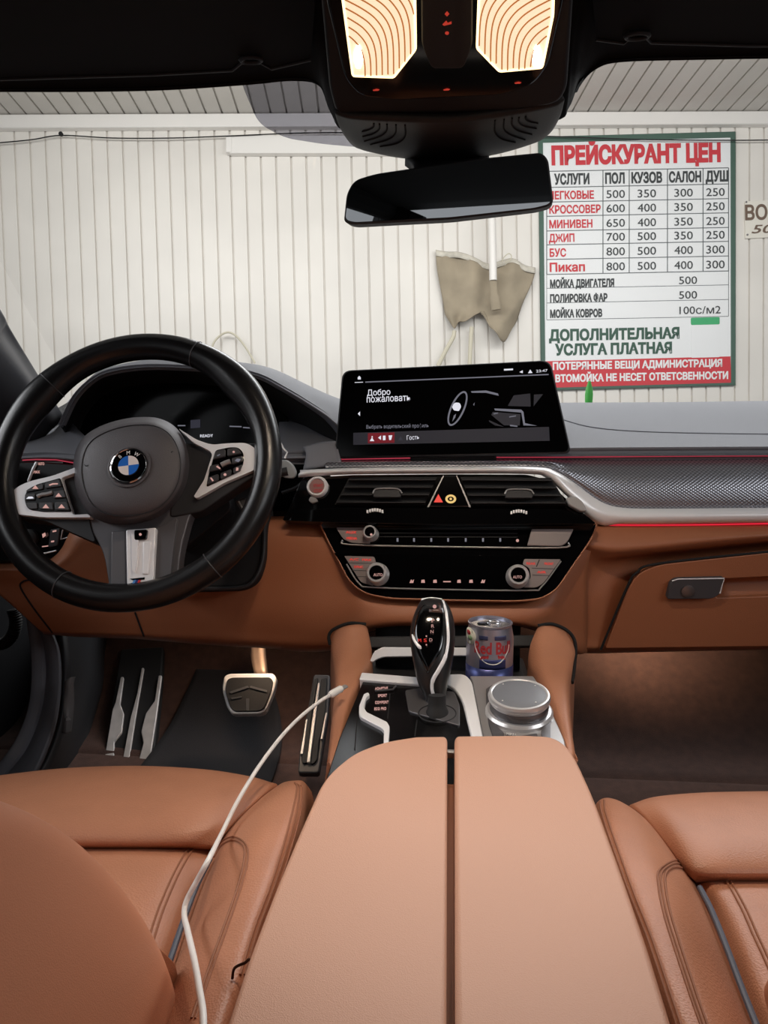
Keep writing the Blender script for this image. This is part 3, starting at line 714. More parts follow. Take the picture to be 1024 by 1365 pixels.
mb = MB(); mb.loft(rows, 5, 5); lab(mb.build('lower_panel', tb, D, solid=.01), 'tan leather panel on the passenger side')
def LC(yl, left, yc, centre):
    c = R_(yc, centre)
    return R_(yl, left) + c
rows = [LC(1.0, [(-90, 748), (-10, 747), (40, 747), (62, 744), (80, 729), (98, 703), (140, 699)], .99, [(270, 688), (350, 688), (428, 690), (470, 694), (600, 696), (740, 696), (775, 696), (794, 697)]),
        LC(.958, [(-90, 757), (-10, 756.5), (45, 756), (70, 752), (87, 738), (106, 711), (145, 711)], .965, [(270, 700), (350, 702), (431, 704), (471, 706), (600, 710), (738, 708), (772, 706), (793, 706)]),
        LC(.955, [(-60, 766), (-5, 766), (50, 767), (78, 762), (98, 750), (120, 735), (150, 735)], .950, [(270, 730, .955), (350, 732, .955), (436, 728), (473, 737), (600, 742), (737, 740), (768, 728), (790, 726)]),
        LC(.958, [(-25, 775), (10, 780), (55, 784), (88, 784), (115, 782), (140, 780), (165, 778)], .932, [(270, 775, .955), (350, 778, .95), (451, 772, .94), (488, 790), (600, 796), (720, 790), (752, 770, .938), (783, 762, .95)]),
        LC(.955, [(10, 802), (38, 808), (68, 812), (95, 814), (122, 815), (146, 815), (175, 815)], .918, [(270, 808, .952), (350, 815, .945), (452, 812, .930), (500, 810), (600, 811), (715, 810), (750, 806, .936), (783, 802, .955)]),
        LC(.958, [(46, 834), (57, 836), (74, 838), (100, 838), (130, 838), (158, 838), (180, 838)], .912, [(270, 838, .954), (350, 843, .948), (442, 844, .932), (500, 828), (600, 827), (700, 827), (752, 836, .940), (783, 838, .962)]),
        LC(.966, [(55, 842), (62, 843.5), (76, 844.5), (100, 846), (130, 847), (158, 848), (185, 849)], .922, [(270, 855, .962), (350, 860, .956), (438, 864, .940), (500, 836), (600, 833), (700, 834), (764, 866, .950), (783, 867, .972)]),
        LC(1.01, [(58, 845), (64, 846), (78, 847), (100, 849), (130, 850), (158, 851), (185, 852)], .97, [(270, 859, 1.0), (350, 864, 1.0), (438, 868, .98), (500, 840), (600, 836), (700, 837), (764, 870, .99), (783, 870, 1.01)])]
mb = MB(); mb.loft(rows, 5, 5); LOWM = mb; lab(mb.build('lower_panel', tb, D, solid=.01), 'tan leather panel under the wheel and around the centre controls')
for pts in ([(46, 772), (31, 775), (28, 784), (46, 812), (70, 843)], [(180, 816), (192, 848)]):
    mb = MB(); mb.tube(seen_on(LOWM, [(p.x, p.y) for p in spline([(x, y, 0) for x, y in pts], 8)], .0002), .0014, 6); mb.build('seam', M['black_matte'], D)

# ------------------------------------------------------------------ instruments
IC = thing('instrument_cluster', 'black digital instrument cluster under the hood behind the steering wheel', 'instrument panel', H(260, 650, 1.13))
ICP = Plane(H(260, 600, 1.13), (.02, -1, .12))
mb = MB(); mb.prism(ICP, rnd([(96, 660), (108, 560), (135, 528), (200, 510), (322, 516), (372, 545), (404, 585), (412, 640), (400, 680), (100, 690)], 10), -.01, 0); mb.build('display_glass', M['glass_black'], IC)
mb = MB(); mb.prism(Plane(H(260, 600, 1.165), (0, -1, 0)), [(c.x, c.y) for c in [Vector((x, y + 4)) for x, y in ((84, 566), (104, 528), (130, 505), (157, 496), (200, 490), (260, 491), (331, 498), (374, 517), (424, 548), (440, 562))]] + [(440, 690), (84, 690)], -.005, 0); mb.build('back_panel', M['black_matte'], IC)
lettering('READY', ICP, (267, 583), (284, 582.5), 4, .001, M['glow_white'], IC)
icon(ICP, [[(254, 560), (267, 559), (267, 570), (254, 571)]], .001, M['glow_dim'], IC)
icon(ICP, [[(237, 566.5), (247, 566.5), (247, 568), (237, 568)], [(306, 567.5), (322, 568), (322, 569.5), (306, 569)], [(324, 569), (338, 570), (338, 571.5), (324, 570.5)]], .001, M['glow_grey'], IC, 'gauge_line')
icon(ICP, [circ((387, 590.5), 4.2, 3.2, 16)], .001, M['icon_red'], IC, 'warning_symbol')
mb = MB(); mb.tube(spline([ICP.pt(x, y, .02) for x, y in ((410, 588), (413, 605), (410, 630), (398, 648), (376, 657))], 5), .003, 8); mb.build('bezel_edge', M['black_soft'], IC)

# ------------------------------------------------------------------ infotainment screen
SC = thing('infotainment_screen', 'wide black infotainment screen with white Russian greeting on the dashboard', 'screen', H(604, 608, .98))
a, b_, c_ = H(450, 560, 1.0), H(757, 553, .972), H(604, 606, .978)
SCP = plane3(a, b_, c_)
so = rnd([(445, 611), (456, 493.5), (734, 479.5), (762, 604)], [10, 12, 13, 10], 6)
mb = MB(); mb.prism(SCP, so, -.014, 0); mb.build('casing', M['black_soft'], SC, bevel=.003, seg=3)
cc = Vector((604, 547))
mb = MB(); mb.prism(SCP, [cc + Vector(((p.x - cc.x) * .985, (p.y - cc.y) * .965)) for p in so], -.002, .0008); mb.build('display_glass', M['glass_black'], SC)
mb = MB(); mb.box(H(604, 612, 1.02), (.12, .05, .02)); mb.build('foot', M['black_soft'], SC, bevel=.004)
T = lambda s, p0, p1, h, m='glow_white', bold=0: lettering(s, SCP, p0, p1, h, .0012, M[m], SC, bold=bold, thick=.0002)
T('Добро', (489.5, 527.5), (520.5, 526), 8, bold=.006); T('пожаловать', (489, 536.5), (547, 534), 9, bold=.006)
T('Выбрать водительский профиль', (488.5, 571.5), (571.5, 569.5), 5.0, 'glow_grey')
T('Гость', (542.5, 586.5), (559, 585.5), 6); T('23:47', (715, 496.5), (730, 495.5), 3.6)
icon(SCP, [[(477, 487.8 + 18), (477, 503), (479, 501), (481, 503), (481, 505.8)], [(473, 509.5), (484, 509), (484, 509.8), (473, 510.3)]], .0012, M['glow_white'], SC, 'home_symbol', .0002)
icon(SCP, [[(487, 508.6), (731.5, 498.4), (731.5, 499.9), (487, 510.1)]], .0012, M['glow_grey'], SC, 'screen_line', .0002)
icon(SCP, [[(672, 491.8), (684, 491.2), (684, 493.4), (672, 494)], [(692.5, 496), (697, 493.5), (697, 497.5)], [(704, 497.5), (707, 492.5), (710, 497.2)]], .0012, M['glow_white'], SC, 'status_symbols', .0002)
icon(SCP, [[(477, 551.5), (480, 548.5), (480, 554.5)]], .0012, M['glow_white'], SC, 'arrow_symbol', .0002)
icon(SCP, [[(471, 577), (732, 569), (733, 587.5), (471, 593)]], .0010, M['glow_bar'], SC, 'menu_bar', .0002)
icon(SCP, [[(490.5, 577.5), (526, 576.3), (526, 590.2), (490.5, 591)]], .0013, M['glow_redbar'], SC, 'selected_entry', .0002)
icon(SCP, [[(493, 588), (496, 583), (499, 588)], [(495, 583), (496.2, 580.8), (497.4, 583)], [(504, 583.5), (508, 580.5), (508, 586.5)], [(510.5, 580.8), (514, 580.6), (514, 586.6), (510.5, 586.8)], [(518, 580.4), (523, 580.2), (521.5, 586.4), (519, 586.6)]], .0016, M['glow_white'], SC, 'profile_symbols', .0002)
icon(SCP, [[(531, 587), (534, 581.5), (537, 586.8)]], .0013, M['glow_dim'], SC, 'guest_symbol', .0002)
# the cockpit picture on the screen
mb = MB(); ow = circ((610, 544.5), 9.5, 25, 40, .42); iw = circ((610, 544.5), 7.2, 22.6, 40, .42); mb.ring(SCP, ow, iw, .0010, .0013); mb.build('picture_wheel', M['glow_grey'], SC)
icon(SCP, [rnd([(602, 541), (607, 536.5), (613, 537), (615, 542), (612, 548), (605, 547)], 2)], .0010, M['glow_white'], SC, 'picture_hub', .0003)
icon(SCP, [[(605, 554), (608, 551.5), (607, 556.5), (603, 562)]], .0010, M['glow_grey'], SC, 'picture_spoke', .0003)
icon(SCP, [[(628, 521.5), (648, 520.5), (664, 524.5), (665, 527.5), (648, 523.5), (629, 523.5)], [(631, 539), (633, 536.5), (632, 541)], [(659, 544.5), (695, 546), (698, 549), (700, 564), (716, 567.5), (698, 567), (695, 550), (660, 547)]], .0010, M['glow_grey'], SC, 'picture_dash', .0003)
icon(SCP, [[(685, 527), (707, 524.5), (707.5, 542), (677, 541)], [(712, 526), (724, 525.5), (711.5, 541.5)]], .0010, M['glow_bar'], SC, 'picture_window', .0003)
icon(SCP, [[(657, 549), (694, 552), (693, 567), (672, 567), (655, 553)], [(652, 560), (672, 569), (660, 567), (652, 562)]], .0009, M['glow_bar'], SC, 'picture_console', .0003)
icon(SCP, [[(658, 551), (664, 549.8), (664, 551.2), (658, 552.4)], [(679, 555), (688, 553.6), (688, 555), (679, 556.5)], [(680, 566), (690, 567.5), (690, 569), (680, 568)]], .0014, M['glow_grey'], SC, 'picture_details', .0003)

# ------------------------------------------------------------------ centre vent panel
VPn = plane3(H(424, 650, .967), H(760, 650, .957), H(600, 692, .945))
VT = thing('vent_panel', 'glossy black centre panel with two air vents above the radio', 'air vent', H(600, 695, .95))
vo = rnd([(376, 694), (388, 672), (402, 637), (470, 633), (600, 632), (703, 632.5), (728, 639), (752, 662), (795, 698), (600, 697.5), (428, 694.5)], [4, 10, 8, 0, 0, 6, 10, 4, 3, 0, 0], 4)
mb = MB(); mb.prism(VPn, vo, -.02, 0); mb.build('fascia', M['gloss'], VT, bevel=.002)
mb = MB(); mb.prism(VPn, rnd([(395, 681), (450, 677), (600, 678), (740, 679), (783, 688), (795, 698.5), (600, 699), (428, 696), (384, 694)], 3), -.01, .010); mb.build('lower_lip', M['gloss'], VT, bevel=.004, seg=3)
for nm, q, tab, wheel_ in (('left', [(466, 636), (583, 636), (566, 673), (446, 673)], (516, 655), (500, 679.5)), ('right', [(614, 636), (735, 637), (757, 674), (629, 674)], (692, 656), (692, 681))):
    mb = MB(); mb.prism(VPn, q, 0, .0012); vv = lab(mb.build('air_vent', M['black_matte'], VT), nm + ' slatted air vent')
    for k in range(4):
        f = .10 + .27 * k
        A = Vector(q[0]).lerp(Vector(q[3]), f); Bq = Vector(q[1]).lerp(Vector(q[2]), f)
        p0, p1 = VPn.pt(A.x + 1, A.y, .005), VPn.pt(Bq.x - 1, Bq.y, .005)
        d = (p1 - p0); mid = (p0 + p1) / 2; X = d.normalized(); Nn = VPn.n; Yv = Nn.cross(X)
        Rm = Matrix((X, (Nn * .9 + Yv * -.25).normalized(), Vector((0, 0, 0)))); Rm[2] = Rm[0].cross(Rm[1])
        mb = MB(); mb.box(mid, (d.length, .011, .0014), Rm.transposed()); mb.build('slat', M['black_soft'], vv, bevel=.0004, smooth=35)
    mb = MB(); mb.tube(spline([VPn.pt(tab[0] + dx, tab[1] + dy, .013) for dx, dy in ((-19, 2.5), (-15, -3), (0, -4), (15, -3), (20, 2.5))], 5), .0011, 8, flat=1.0); mb.build('vent_tab', M['steel'], vv)
    mb = MB(); mb.prism(VPn, rnd([(tab[0] - 17, tab[1] - 3), (tab[0] + 17, tab[1] - 3), (tab[0] + 19, tab[1] + 8), (tab[0] - 19, tab[1] + 8)], 3), .002, .012); mb.build('tab_body', M['black_soft'], vv, bevel=.001)
    mb = MB()
    for k in range(7):
        x = wheel_[0] - 10 + 3.3 * k; y = wheel_[1] + .022 * (x - wheel_[0]) ** 2
        mb.prism(VPn, [(x - 1.2, y - 2), (x + 1.2, y - 2), (x + 1.2, y + 2), (x - 1.2, y + 2)], .009, .0125)
    mb.build('vent_wheel', M['silver'], VT)
# trapezoid with hazard and lock buttons
mb = MB(); mb.prism(VPn, [(590, 633.5), (609, 633.5), (618, 650), (627, 676), (570, 676), (579, 655)], 0, .010); tz = mb.build('centre_block', M['gloss'], VT, bevel=.002)
mb = MB()
for q in ([(590.5, 634), (592, 634), (572, 676), (569.5, 676)], [(608, 634), (609.5, 634), (628, 676), (625.5, 676)]): mb.prism(VPn, q, .008, .0108)
mb.build('edge_strip', M['grey_metal'], tz)
icon(VPn, [[(578.5, 669.5), (584.5, 658.5), (590.5, 669.5)]], .0103, M['icon_red'], tz, 'hazard_button')
mb = MB(); mb.ring(VPn, circ((601, 665), 7.2, 5.8, 24), circ((601, 665), 4.2, 3.2, 24), .0101, .0108); mb.build('lock_symbol', M['icon_amber'], tz)
icon(VPn, [circ((601, 665), 1.8, 1.5, 12)], .0102, M['icon_amber'], tz, 'lock_dot')
# start button
sb = MB(); c = VPn.pt(424, 650, .001); sb.lathe([(.0, 0), (.0148, 0), (.0148, .006), (.0132, .0085), (.0112, .0085), (.0106, .006), (0, .006)], c, VPn.n, 40); st = lab(sb.build('start_button', M['silver'], VT), 'round silver-ringed start stop button')
sb = MB(); sb.lathe([(0, 0), (.0104, 0), (.0100, .008), (0, .0082)], c, VPn.n, 36); sb.build('cap', mat('start_cap', srgb(150, 112, 108), .4), st)
lettering('START', VPn, (418, 649), (430, 649), 4, .0096, M['ink_red'], st); lettering('STOP', VPn, (418.5, 656), (429.5, 656), 4, .0096, M['ink_red'], st)
mb = MB(); mb.prism(VPn, rnd([(414, 661), (421, 663), (424, 668), (416, 671), (411, 667)], 2), .001, .005); mb.build('auto_stop_button', M['steel'], VT, bevel=.001)
mb = MB(); mb.prism(VPn, rnd([(754, 663), (768, 661), (777, 668), (783, 681), (775, 682), (758, 673)], 4), .003, .012); lab(mb.build('side_button', M['steel'], VT, bevel=.002, seg=3), 'bronze reflecting curved end piece')

# ------------------------------------------------------------------ radio and climate panels
CPl = plane3(H(450, 715, .952), H(770, 715, .944), H(600, 795, .918))
CF = thing('control_fascia', 'black tapered centre fascia framing the radio and climate rows', 'control panel', H(600, 800, .915))
fo = rnd([(424, 693), (600, 697), (796, 698), (790, 716), (742, 786), (722, 798), (690, 801.5), (600, 800), (515, 797.5), (484, 790), (466, 775), (438, 722)], [3, 0, 3, 10, 10, 10, 16, 0, 16, 12, 12, 8], 4)
mb = MB(); mb.prism(CPl, fo, -.02, .004); mb.build('frame', M['gloss'], CF, bevel=.003, seg=3)
mb = MB(); mb.tube([CPl.pt(p.x, p.y, .003) for p in fo], .0014, 6, closed=True); mb.build('edge_bead', tb, CF)
def knob(par, px, py, r, m_name, txt):
    c = CPl.pt(px, py, .005); mb = MB()
    mb.lathe([(r * 1.12, 0), (r * 1.12, .003), (r, .005), (r, .016), (r * .88, .018), (r * .72, .018), (r * .66, .016), (0, .016)], c, CPl.n, 48); k = mb.build('dial', M['knob'], par, smooth=40)
    mb = MB(); mb.lathe([(0, 0), (r * .7, 0), (r * .68, .0175), (0, .018)], c, CPl.n, 36); mb.build('dial_cap', M['gloss'], k)
    if txt: lettering(txt, CPl, (px - 6, py + 2), (px + 6, py + 2), 4, .0235, M['icon_pink'], k, name='symbol')
    else: icon(CPl, [circ((px, py), 1.6, 1.6, 12)], .0233, M['icon_pink'], k)
    return k
RP = thing('radio_panel', 'upper radio button strip with a chrome volume dial and station keys', 'radio', CPl.pt(600, 728, .005))
mb = MB(); mb.prism(CPl, rnd([(446, 702), (766, 704.5), (757, 724), (745, 729.5), (600, 728.5), (468, 725.5), (455, 720)], [2, 2, 5, 6, 0, 6, 5]), .003, .006); mb.build('face', M['glass_black'], RP, bevel=.001)
mb = MB(); mb.prism(CPl, rnd([(448, 703), (493, 703.5), (493, 724.5), (468, 723.5), (457, 718)], [2, 2, 1, 5, 4]), .005, .009); mb.build('source_keys', M['button_grey'], RP, bevel=.001)
mb = MB(); mb.prism(CPl, rnd([(709, 705), (765, 705), (757, 722), (749, 728), (703, 727)], [2, 2, 4, 5, 2]), .005, .010); lab(mb.build('eject_key', M['button_grey'], RP, bevel=.0015), 'wide silver key at the right end')
mb = MB(); mb.tube(spline([CPl.pt(x, y, .007) for x, y in ((456, 720), (468, 726), (600, 729), (745, 730), (758, 723))], 5), .0011, 8); mb.build('lower_chrome_line', M['steel'], RP)
for x in (530, 552, 575, 597.5, 621, 644, 667): icon(CPl, [[(x - 1.2, 717.3), (x + 1.2, 717.3), (x + 1.2, 722), (x - 1.2, 722)]], .0062, M['glow_grey'], RP, 'station_key')
icon(CPl, [circ((690, 720.5), 2, 2, 12)], .0062, M['icon_pink'], RP, 'station_key')
mb = MB()
for y in (705.5, 711, 716): mb.prism(CPl, [(505, y - .3 - .6), (690, y - .3), (690, y + .3), (505, y + .3 - .6)], .0055, .0064)
mb.build('key_ridges', M['black_soft'], RP)
for (x, y, s) in ((461, 711, 'AUX'), (462, 719, 'MEDIA')): lettering(s, CPl, (x, y), (x + 14, y + .3), 3.5, .0094, M['icon_red'], RP)
knob(RP, 495, 712.5, .0095, 'chrome', None)
CM = thing('climate_panel', 'lower climate control row with two chrome temperature dials', 'climate control', CPl.pt(600, 783, .005))
mb = MB(); mb.prism(CPl, rnd([(445, 737), (600, 740), (752, 741), (745, 752), (722, 781), (705, 786.5), (600, 785.5), (500, 783), (480, 777), (462, 757)], [2, 0, 2, 4, 6, 6, 0, 6, 6, 4]), .003, .0055); mb.build('face', M['glass_black'], CM, bevel=.001)
mb = MB(); mb.prism(CPl, rnd([(459, 741), (499, 742), (501, 750), (492, 756), (490, 772), (498, 781), (481, 776)], [2, 2, 1, 3, 4, 2, 4]), .005, .009); lab(mb.build('key_block', M['button_grey'], CM, bevel=.001), 'left silver air key block')
mb = MB(); mb.prism(CPl, rnd([(699, 745), (748, 745.5), (725, 777), (715, 783), (698, 783), (708, 770), (706, 757), (697, 752)], [2, 2, 4, 4, 2, 3, 3, 2]), .005, .009); lab(mb.build('key_block', M['button_grey'], CM, bevel=.001), 'right silver air key block')
mb = MB(); mb.tube(spline([CPl.pt(x, y, .007) for x, y in ((462, 752), (479, 778), (498, 783), (600, 786), (705, 787), (722, 782), (748, 748))], 5), .0011, 8); mb.build('lower_chrome_line', M['steel'], CM)
mb = MB()
for q in ([(718.5, 746), (720, 746), (716, 755.5), (714.5, 755.5)], [(709, 757), (740, 758), (740, 758.6), (709, 757.6)], [(710, 766), (733, 767), (733, 767.6), (710, 766.6)], [(463, 750), (499, 750.6), (499, 751.2), (463, 750.6)], [(469, 760), (490, 760.5), (490, 761.1), (469, 760.6)], [(474, 768), (489, 768.5), (489, 769.1), (474, 768.6)]): mb.prism(CPl, q, .0088, .0094)
mb.build('key_gaps', M['black_soft'], CM)
for (x, y, s) in ((466, 747, 'A/C'), (483, 747.5, 'MAX'), (472, 757, 'SYNC'), (702, 752.5, 'REAR'), (726, 752.8, 'FRONT'), (716, 764, 'AIR')): lettering(s, CPl, (x, y), (x + 12, y + .3), 3.2, .0094, M['icon_red'], CM)
for x in (549, 564, 580, 596, 612, 628, 644):
    q = [[(x - 3, 777), (x - 1, 772.5), (x + .5, 773), (x, 775), (x + 3, 772.2), (x + 2, 777)]] if x in (549, 644) else [[(x - 2.5, 776.8), (x - 2, 773), (x + 2, 772.6), (x + 2.6, 776.8)]]
    if x == 596: q = [[(x - 5, 776), (x - 5, 774.5), (x + 5, 774.5), (x + 5, 776)]]
    icon(CPl, q, .0057, M['icon_pink'], CM, 'seat_key')
knob(CM, 504, 766, .0138, 'chrome', 'AUTO'); knob(CM, 690, 769, .0138, 'chrome', 'AUTO')

# ------------------------------------------------------------------ glove box
GB = thing('glovebox', 'tan leather glovebox door with a dark latch handle, right side of the dashboard', 'glovebox', H(920, 864, .93))
GP = plane3(H(830, 800, .957), H(1024, 790, .957), H(930, 864, .966))
mb = MB(); mb.prism(GP, rnd([(807, 864.5), (838, 784), (850, 765), (878, 753), (1024, 737), (1180, 724), (1180, 761), (958, 772), (955, 797), (1180, 790), (1180, 860)], [4, 6, 12, 20, 0, 0, 0, 2, 2, 0, 0], 5), -.012, .001); mb.build('door', tb, GB, bevel=.003, seg=3)
mb = MB(); mb.tube(spline([GP.pt(x, y, -.0005) for x, y in ((801, 866), (836, 783), (849, 763.5), (877, 751.5), (1024, 735.5), (1180, 722))], 6), .0017, 6); mb.build('door_gap', M['black_matte'], GB)
hp = rnd([(889, 799), (894, 777), (902, 772), (966, 770.5), (960, 792), (950, 798.5)], [4, 5, 4, 2, 3, 6], 4)
mb = MB(); mb.loft([[GP.pt(950, 769, -.004), GP.pt(1050, 764, -.004), GP.pt(1185, 757, -.004)], [GP.pt(952, 776, -.018), GP.pt(1050, 770, -.022), GP.pt(1185, 764, -.022)], [GP.pt(952, 788, -.010), GP.pt(1050, 784, -.014), GP.pt(1185, 780, -.014)], [GP.pt(950, 799, -.002), GP.pt(1050, 797, -.002), GP.pt(1185, 793, -.002)]], 5, 5)
mb.build('grip_recess', tb, GB, solid=.003)
mb = MB(); mb.prism(GP, hp, 0, .009); hd = lab(mb.build('handle', M['grey_plastic'], GB, bevel=.003, seg=3), 'dark grey latch handle')
mb = MB(); mb.tube([GP.pt(x, y, .0092) for x, y in ((896, 774.5), (904, 772), (965.5, 771), (960, 791))], .0009, 6); mb.build('handle_edge', M['silver'], hd)
mb = MB(); mb.lathe([(0, 0), (.0085, 0), (.0085, .0015), (.006, .0022), (0, .0022)], GP.pt(917, 788, .009), GP.n, 28); mb.build('lock', M['grey_metal'], hd)

# ------------------------------------------------------------------ light switch panel at the far left
LS = thing('light_switch_panel', 'small black headlamp switch panel left of the steering column', 'switch', H(60, 750, .985))
LP2 = Plane(H(50, 720, .985), (.12, -1, .15))
mb = MB(); mb.prism(LP2, rnd([(-60, 690), (30, 688), (102, 686), (98, 706), (80, 738), (66, 747), (-60, 752)], 5), -.02, 0); mb.build('face', M['gloss'], LS, bevel=.002)
mb = MB(); mb.lathe([(.013, 0), (.013, .008), (.010, .010), (0, .010)], LP2.pt(40, 717, 0), LP2.n, 30); mb.build('rotary_switch', M['black_soft'], LS)
mb = MB(); mb.tube([LP2.pt(40 + 9 * math.cos(t), 717 + 10 * math.sin(t), .008) for t in [math.pi * (.62 + .09 * i) for i in range(9)]], .001, 6); mb.build('switch_edge', M['grey_metal'], LS)
mb = MB(); mb.prism(LP2, rnd([(67, 706), (80, 704), (77, 727), (64, 730)], 2), 0, .004); mb.build('button', M['grey_plastic'], LS, bevel=.001)
icon(LP2, [[(70, 707.5), (75, 706.5), (75, 708.5), (70, 709.5)], [(68, 721), (72, 720.4), (72, 722.6), (68, 723)], [(56, 712), (60, 710), (61, 714), (57, 717)], [(56, 728), (64, 727), (64, 728.4), (56, 729.4)]], .0043, M['icon_pink'], LS)
mb = MB(); mb.tube([LP2.pt(x, y, .002) for x, y in ((84, 705), (81, 719), (93, 715.5))], .0010, 6); mb.build('chrome_hook', M['silver'], LS)
mb = MB(); mb.tube([LP2.pt(x, y, .002) for x, y in ((50, 739), (62, 737), (75, 734))], .0012, 6); mb.build('chrome_line', M['silver'], LS)
# ================================================================== STEERING WHEEL
WC = at(180.5, 620.4, y=.862)
wt, wy = math.radians(24.88), math.radians(3.22)
WN = Vector((math.sin(wy) * math.cos(wt), -math.cos(wy) * math.cos(wt), math.sin(wt)))
WPl = Plane(WC, WN)
WM = Matrix.Translation(WC) @ Matrix((WPl.u, WPl.v, WPl.n)).transposed().to_4x4()
SW = thing('steering_wheel', 'black leather steering wheel with silver spokes and round badge', 'steering wheel', WM)
def wp(a, r, h=0): return WC + WPl.u * (r * math.cos(a)) + WPl.v * (r * math.sin(a)) + WPl.n * h
RO = .186; MN = .0172
# rim: leather ring, thicker where the thumbs rest
mb = MB(); nseg, nc = 120, 18; v = []; f = []
def rimr(a):
    d = math.degrees(a) % 360
    g = sum(math.exp(-((d - c + 180) % 360 - 180) ** 2 / (2 * 11.0 ** 2)) for c in (42, 146))
    return MN + .0022 * min(g, 1), .0040 * min(g, 1)
for i in range(nseg):
    a = 2 * math.pi * i / nseg; r, inn = rimr(a)
    for k in range(nc):
        q = 2 * math.pi * k / nc
        rr = RO - MN + r * math.cos(q) * (1.0 if math.cos(q) > 0 else 1 + inn / r)
        v.append(wp(a, rr, r * 1.02 * math.sin(q)))
for i in range(nseg):
    for k in range(nc): f.append((i * nc + k, ((i + 1) % nseg) * nc + k, ((i + 1) % nseg) * nc + (k + 1) % nc, i * nc + (k + 1) % nc))
mb.add(v, f); rim = mb.build('rim', M['wheel_leather'], SW, smooth=180)
# where a pixel sits on the wheel -> its angle, for the sewn joints
def wang(px, py):
    p = WPl.pt(px, py) - WC; return math.atan2(p.dot(WPl.v), p.dot(WPl.u))
for nm, px, py in (('', 66, 510), ('', 268, 462), ('', 80, 785), ('', 288, 760)):
    a = wang(px, py); r, inn = rimr(a); mb = MB()
    ring_ = []
    for k in range(24):
        q = 2 * math.pi * k / 24
        rr = RO - MN + (r + .0002) * math.cos(q) * (1.0 if math.cos(q) > 0 else 1 + inn / r)
        ring_.append(wp(a, rr, (r + .0002) * 1.02 * math.sin(q)))
    mb.tube(ring_, .0007, 6, closed=True); mb.build('stitched_joint', M['grey_plastic'], rim)
    mb = MB()
def wprism(poly, z0, z1, name, m, par=SW, bevel=.002, seg=3):
    mb = MB(); mb.prism(WPl, poly, z0, z1); return mb.build(name, m, par, bevel=bevel, seg=seg)
# spokes: dark body, silver clasp, button fields
dk = M['grey_plastic']
wprism(rnd([(14, 668), (22, 650), (60, 640), (112, 618), (120, 700), (128, 724), (60, 694), (22, 690)], 8), -.028, -.004, 'left_spoke', M['black_soft'])
wprism(rnd([(242, 590), (270, 592), (300, 592), (345, 590), (350, 630), (330, 640), (268, 682), (225, 690)], 8), -.028, -.004, 'right_spoke', M['black_soft'])
spoke_m = mat('spoke_grey', srgb(92, 90, 93), .42, metal=.25)
wprism(rnd([(100, 680), (265, 660), (252, 690), (240, 735), (236, 786), (146, 786), (138, 735), (120, 706)], [10, 10, 12, 20, 3, 3, 20, 12]), -.026, -.006, 'lower_spoke', spoke_m)
lo = wprism(rnd([(148, 708), (168, 706), (169, 784), (147, 784)], 3), -.02, .000, 'spoke_rib', spoke_m, bevel=.004)
lo = wprism(rnd([(206, 706), (236, 690), (230, 740), (226, 776), (200, 780)], 3), -.02, .000, 'spoke_rib', spoke_m, bevel=.004)
cl = wprism(rnd([(167.5, 706), (208, 703), (204, 778), (169, 786.5)], 3), -.02, .006, 'lower_clasp', M['silver'], bevel=.002)
wprism(rnd([(175, 712), (185, 711), (182, 752), (179, 764), (176, 760)], 2), .004, .0085, 'clasp_ridge', M['silver'], cl, bevel=.0018)
wprism(rnd([(190, 722), (202, 721), (198, 766), (189, 766)], 3), .004, .0075, 'clasp_ridge', M['silver'], cl, bevel=.0018)
wprism(rnd([(178, 706.5), (197, 705.5), (195, 719), (179, 720)], 3), .004, .009, 'heating_button', M['gloss'], cl, bevel=.001)
wprism(circ((187, 712.3), 1.8, 1.8, 12), .009, .0094, 'symbol', M['icon_pink'], cl, bevel=0)
# badge: dark plate with three slanted stripes and a letter-like tail
bw = wprism([(173, 771.5), (193, 769.5), (192.5, 772.5), (183, 773.3), (178, 774)], .006, .0068, 'badge', M['gloss'], cl, bevel=0)
wprism([(172.5, 779.5), (175, 777), (192.5, 776.6), (192, 780), (172.5, 781.5)], .006, .0068, 'badge', M['gloss'], cl, bevel=0)
for k, c in enumerate((srgb(80, 150, 220), srgb(30, 50, 120), srgb(215, 40, 40))):
    x = 175.5 + 3.2 * k
    wprism([(x, 779), (x + 2.9, 778.8), (x + 5.8, 772.9), (x + 2.9, 773.2)], .006, .0072, 'badge_stripe', mat('badge_stripe_%d' % k, c, .4), cl, bevel=0)
# silver brackets left and right
LB = rnd([(12, 670), (17, 652), (36, 642), (70, 634), (116, 617), (117, 625), (82, 637), (97, 686), (118, 685), (122, 690), (60, 690), (24, 686), (13, 680)], [8, 10, 12, 8, 2, 2, 3, 4, 3, 3, 6, 8, 6], 4)
lbk = lab(wprism(LB, -.012, .003, 'spoke_bracket', M['silver'], bevel=.003), 'left silver spoke bracket')
RB = rnd([(238, 571), (262, 586), (282, 593), (300, 591), (330, 590), (344, 601), (347, 616), (340, 626), (300, 643), (263, 664), (258, 662), (272, 640), (283, 606), (280, 601), (258, 590)], [2, 5, 8, 8, 10, 10, 8, 6, 6, 3, 3, 3, 4, 3, 3], 4)
rbk = lab(wprism(RB, -.012, .003, 'spoke_bracket', M['silver'], bevel=.003), 'right silver spoke bracket')
lf = wprism(rnd([(32, 664), (36, 652), (50, 645), (80, 637), (95, 682), (58, 682), (36, 679)], [5, 7, 6, 2, 2, 4, 7]), -.004, .0045, 'button_field', M['gloss'], bevel=.001)
rf = wprism(rnd([(287, 600), (306, 596), (318, 596), (325, 604), (325, 618), (318, 629), (275, 649), (278, 632)], [4, 4, 6, 7, 6, 6, 3, 3]), -.004, .0045, 'button_field', M['gloss'], bevel=.001)
bm_ = mat('wheel_button', srgb(52, 50, 52), .45)
